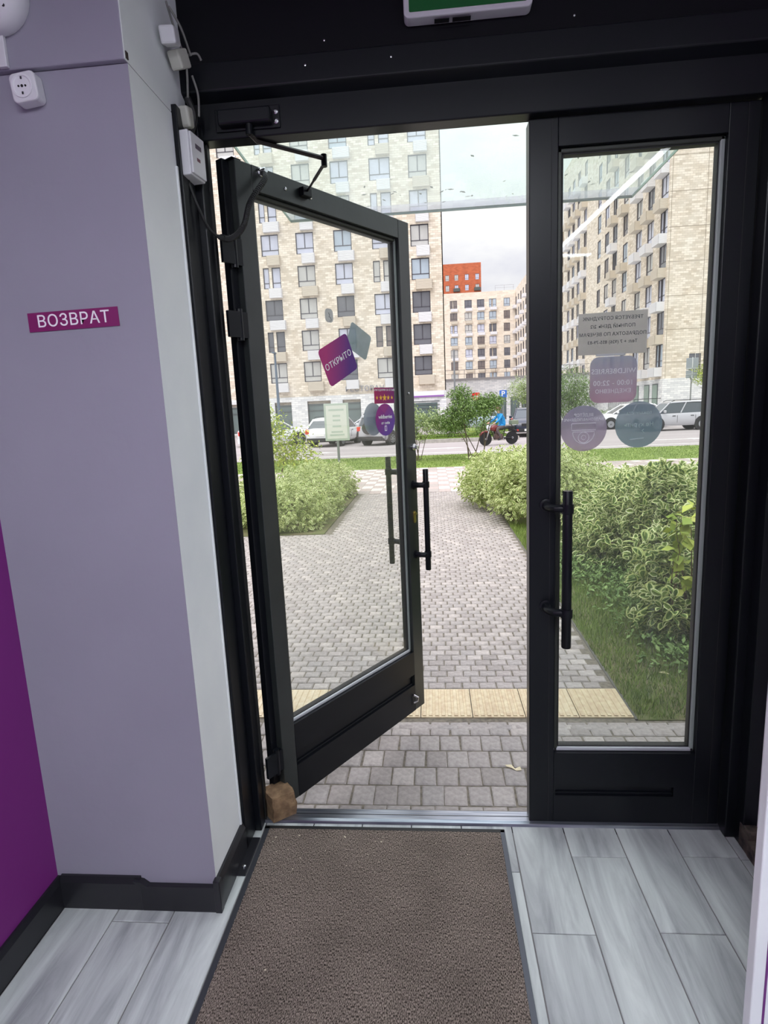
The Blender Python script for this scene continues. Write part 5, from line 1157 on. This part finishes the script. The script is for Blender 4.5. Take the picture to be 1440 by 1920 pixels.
obj('top_case', MB().box(-.95,-.60,-.17,.17,.92,1.12), mat('grey_green_case', rgb(120,130,110), .6), mc, bevel=.03)
def skin_body(name, joints, edges, parent, mats, zone, sub=2):
    me = bpy.data.meshes.new(name); me.from_pydata([j[:3] for j in joints], edges, [])
    o = bpy.data.objects.new(name, me); COL.objects.link(o)
    s = o.modifiers.new('skin','SKIN'); 
    sv = me.skin_vertices[0].data if me.skin_vertices else None
    if sv is None:
        import bmesh
        bm = bmesh.new(); bm.from_mesh(me); bm.verts.layers.skin.verify(); bm.to_mesh(me); bm.free(); sv = me.skin_vertices[0].data
    for i, j in enumerate(joints):
        r = j[3]; sv[i].radius = (r, j[4] if len(j) > 4 else r); sv[i].use_root = (i == 0)
    u = o.modifiers.new('sub','SUBSURF'); u.levels = sub; u.render_levels = sub
    dgx = bpy.context.evaluated_depsgraph_get(); new = bpy.data.meshes.new_from_object(o.evaluated_get(dgx)); bpy.data.objects.remove(o)
    new.materials.clear(); [new.materials.append(m) for m in mats]
    new.polygons.foreach_set('material_index',[zone(p.center) for p in new.polygons]); new.polygons.foreach_set('use_smooth',[True]*len(new.polygons))
    return obj(name, new, None, parent)
SKIN = mat('skin', rgb(206,156,132), .6); JKT = mat('bright_blue_jacket', rgb(36,150,214), .7, noise=(12,rgb(24,126,190)), bump=(18,.4)); TRS = mat('grey_brown_trousers', rgb(96,88,88), .8); SHO = mat('black_shoes', (.02,.02,.022,1), .6)
pr = thing('person','person in bright blue jacket and brown helmet riding the motorcycle','person',(3.15,27.9,RZ_),PI+.35)
J = [(-.22,0,.92,.15,.17),(-.19,0,1.10,.14,.17),(-.10,0,1.32,.15,.19),(-.03,0,1.44,.07,.08),(.01,0,1.52,.055),(.03,0,1.60,.085,.075),(.03,0,1.68,.08,.07)]
Ed = [(0,1),(1,2),(2,3),(3,4),(4,5),(5,6)]
for s in (-1,1):
    b = len(J); J += [(-.06,s*.20,1.39,.068),(.10,s*.27,1.18,.052),(.30,s*.31,1.06,.038),(.36,s*.33,1.045,.032)]; Ed += [(2,b),(b,b+1),(b+1,b+2),(b+2,b+3)]
    for q in range(4): J.append((.425,s*(.30+.022*q),1.03-.004*q,.010)); J.append((.43,s*(.30+.022*q),.995,.009)); Ed += [(b+3,b+4+2*q),(b+4+2*q,b+5+2*q)]
    k = len(J); J.append((.37,s*.285,1.02,.012)); J.append((.40,s*.275,1.0,.010)); Ed += [(b+3,k),(k,k+1)]
    l = len(J); J += [(-.18,s*.12,.88,.10),(.12,s*.20,.80,.078),(.20,s*.21,.72,.062),(.06,s*.20,.50,.052),(-.02,s*.19,.34,.042),(.02,s*.19,.28,.042),(.16,s*.20,.26,.034)]; Ed += [(0,l)]+[(l+i,l+i+1) for i in range(6)]
def zn(c):
    if c.z > 1.475: return 0
    if c.x > .33 and c.z > .95: return 0
    if c.z > .90 and not (c.x > .05 and c.z < .95): return 1
    if c.z < .33: return 3
    return 2
skin_body('body', J, Ed, pr, [SKIN,JKT,TRS,SHO], zn)
hm = obj('helmet', MB().lathe([(.0,.155),(.05,.148),(.10,.115),(.128,.06),(.134,.0),(.128,-.05),(.118,-.06)][::-1],24,Matrix.Translation((.015,0,1.665))), mat('brown_helmet', rgb(132,84,72), .35, coat=.5), pr, smooth=True)
obj('visor', MB().prism([(.13,.0),(.18,-.02),(.175,-.035),(.12,-.03)],-.09,.09,'y'), TRIMB, hm).location = (.015,0,1.665)
for s in (-1,1): obj('eye', MB().lathe([(.009,0),(.007,.006),(.0,.008)],8,Matrix.Translation((.108,s*.028,1.625))@Matrix.Rotation(PI/2,4,'Y')), SHO, pr)
obj('nose', MB().lathe([(.016,-.02),(.012,.01),(.002,.03)],8,Matrix.Translation((.112,0,1.598))), SKIN, pr)
obj('mouth', MB().box(.104,.112,-.022,.022,1.562,1.568), mat('lips', rgb(170,100,92), .6), pr)
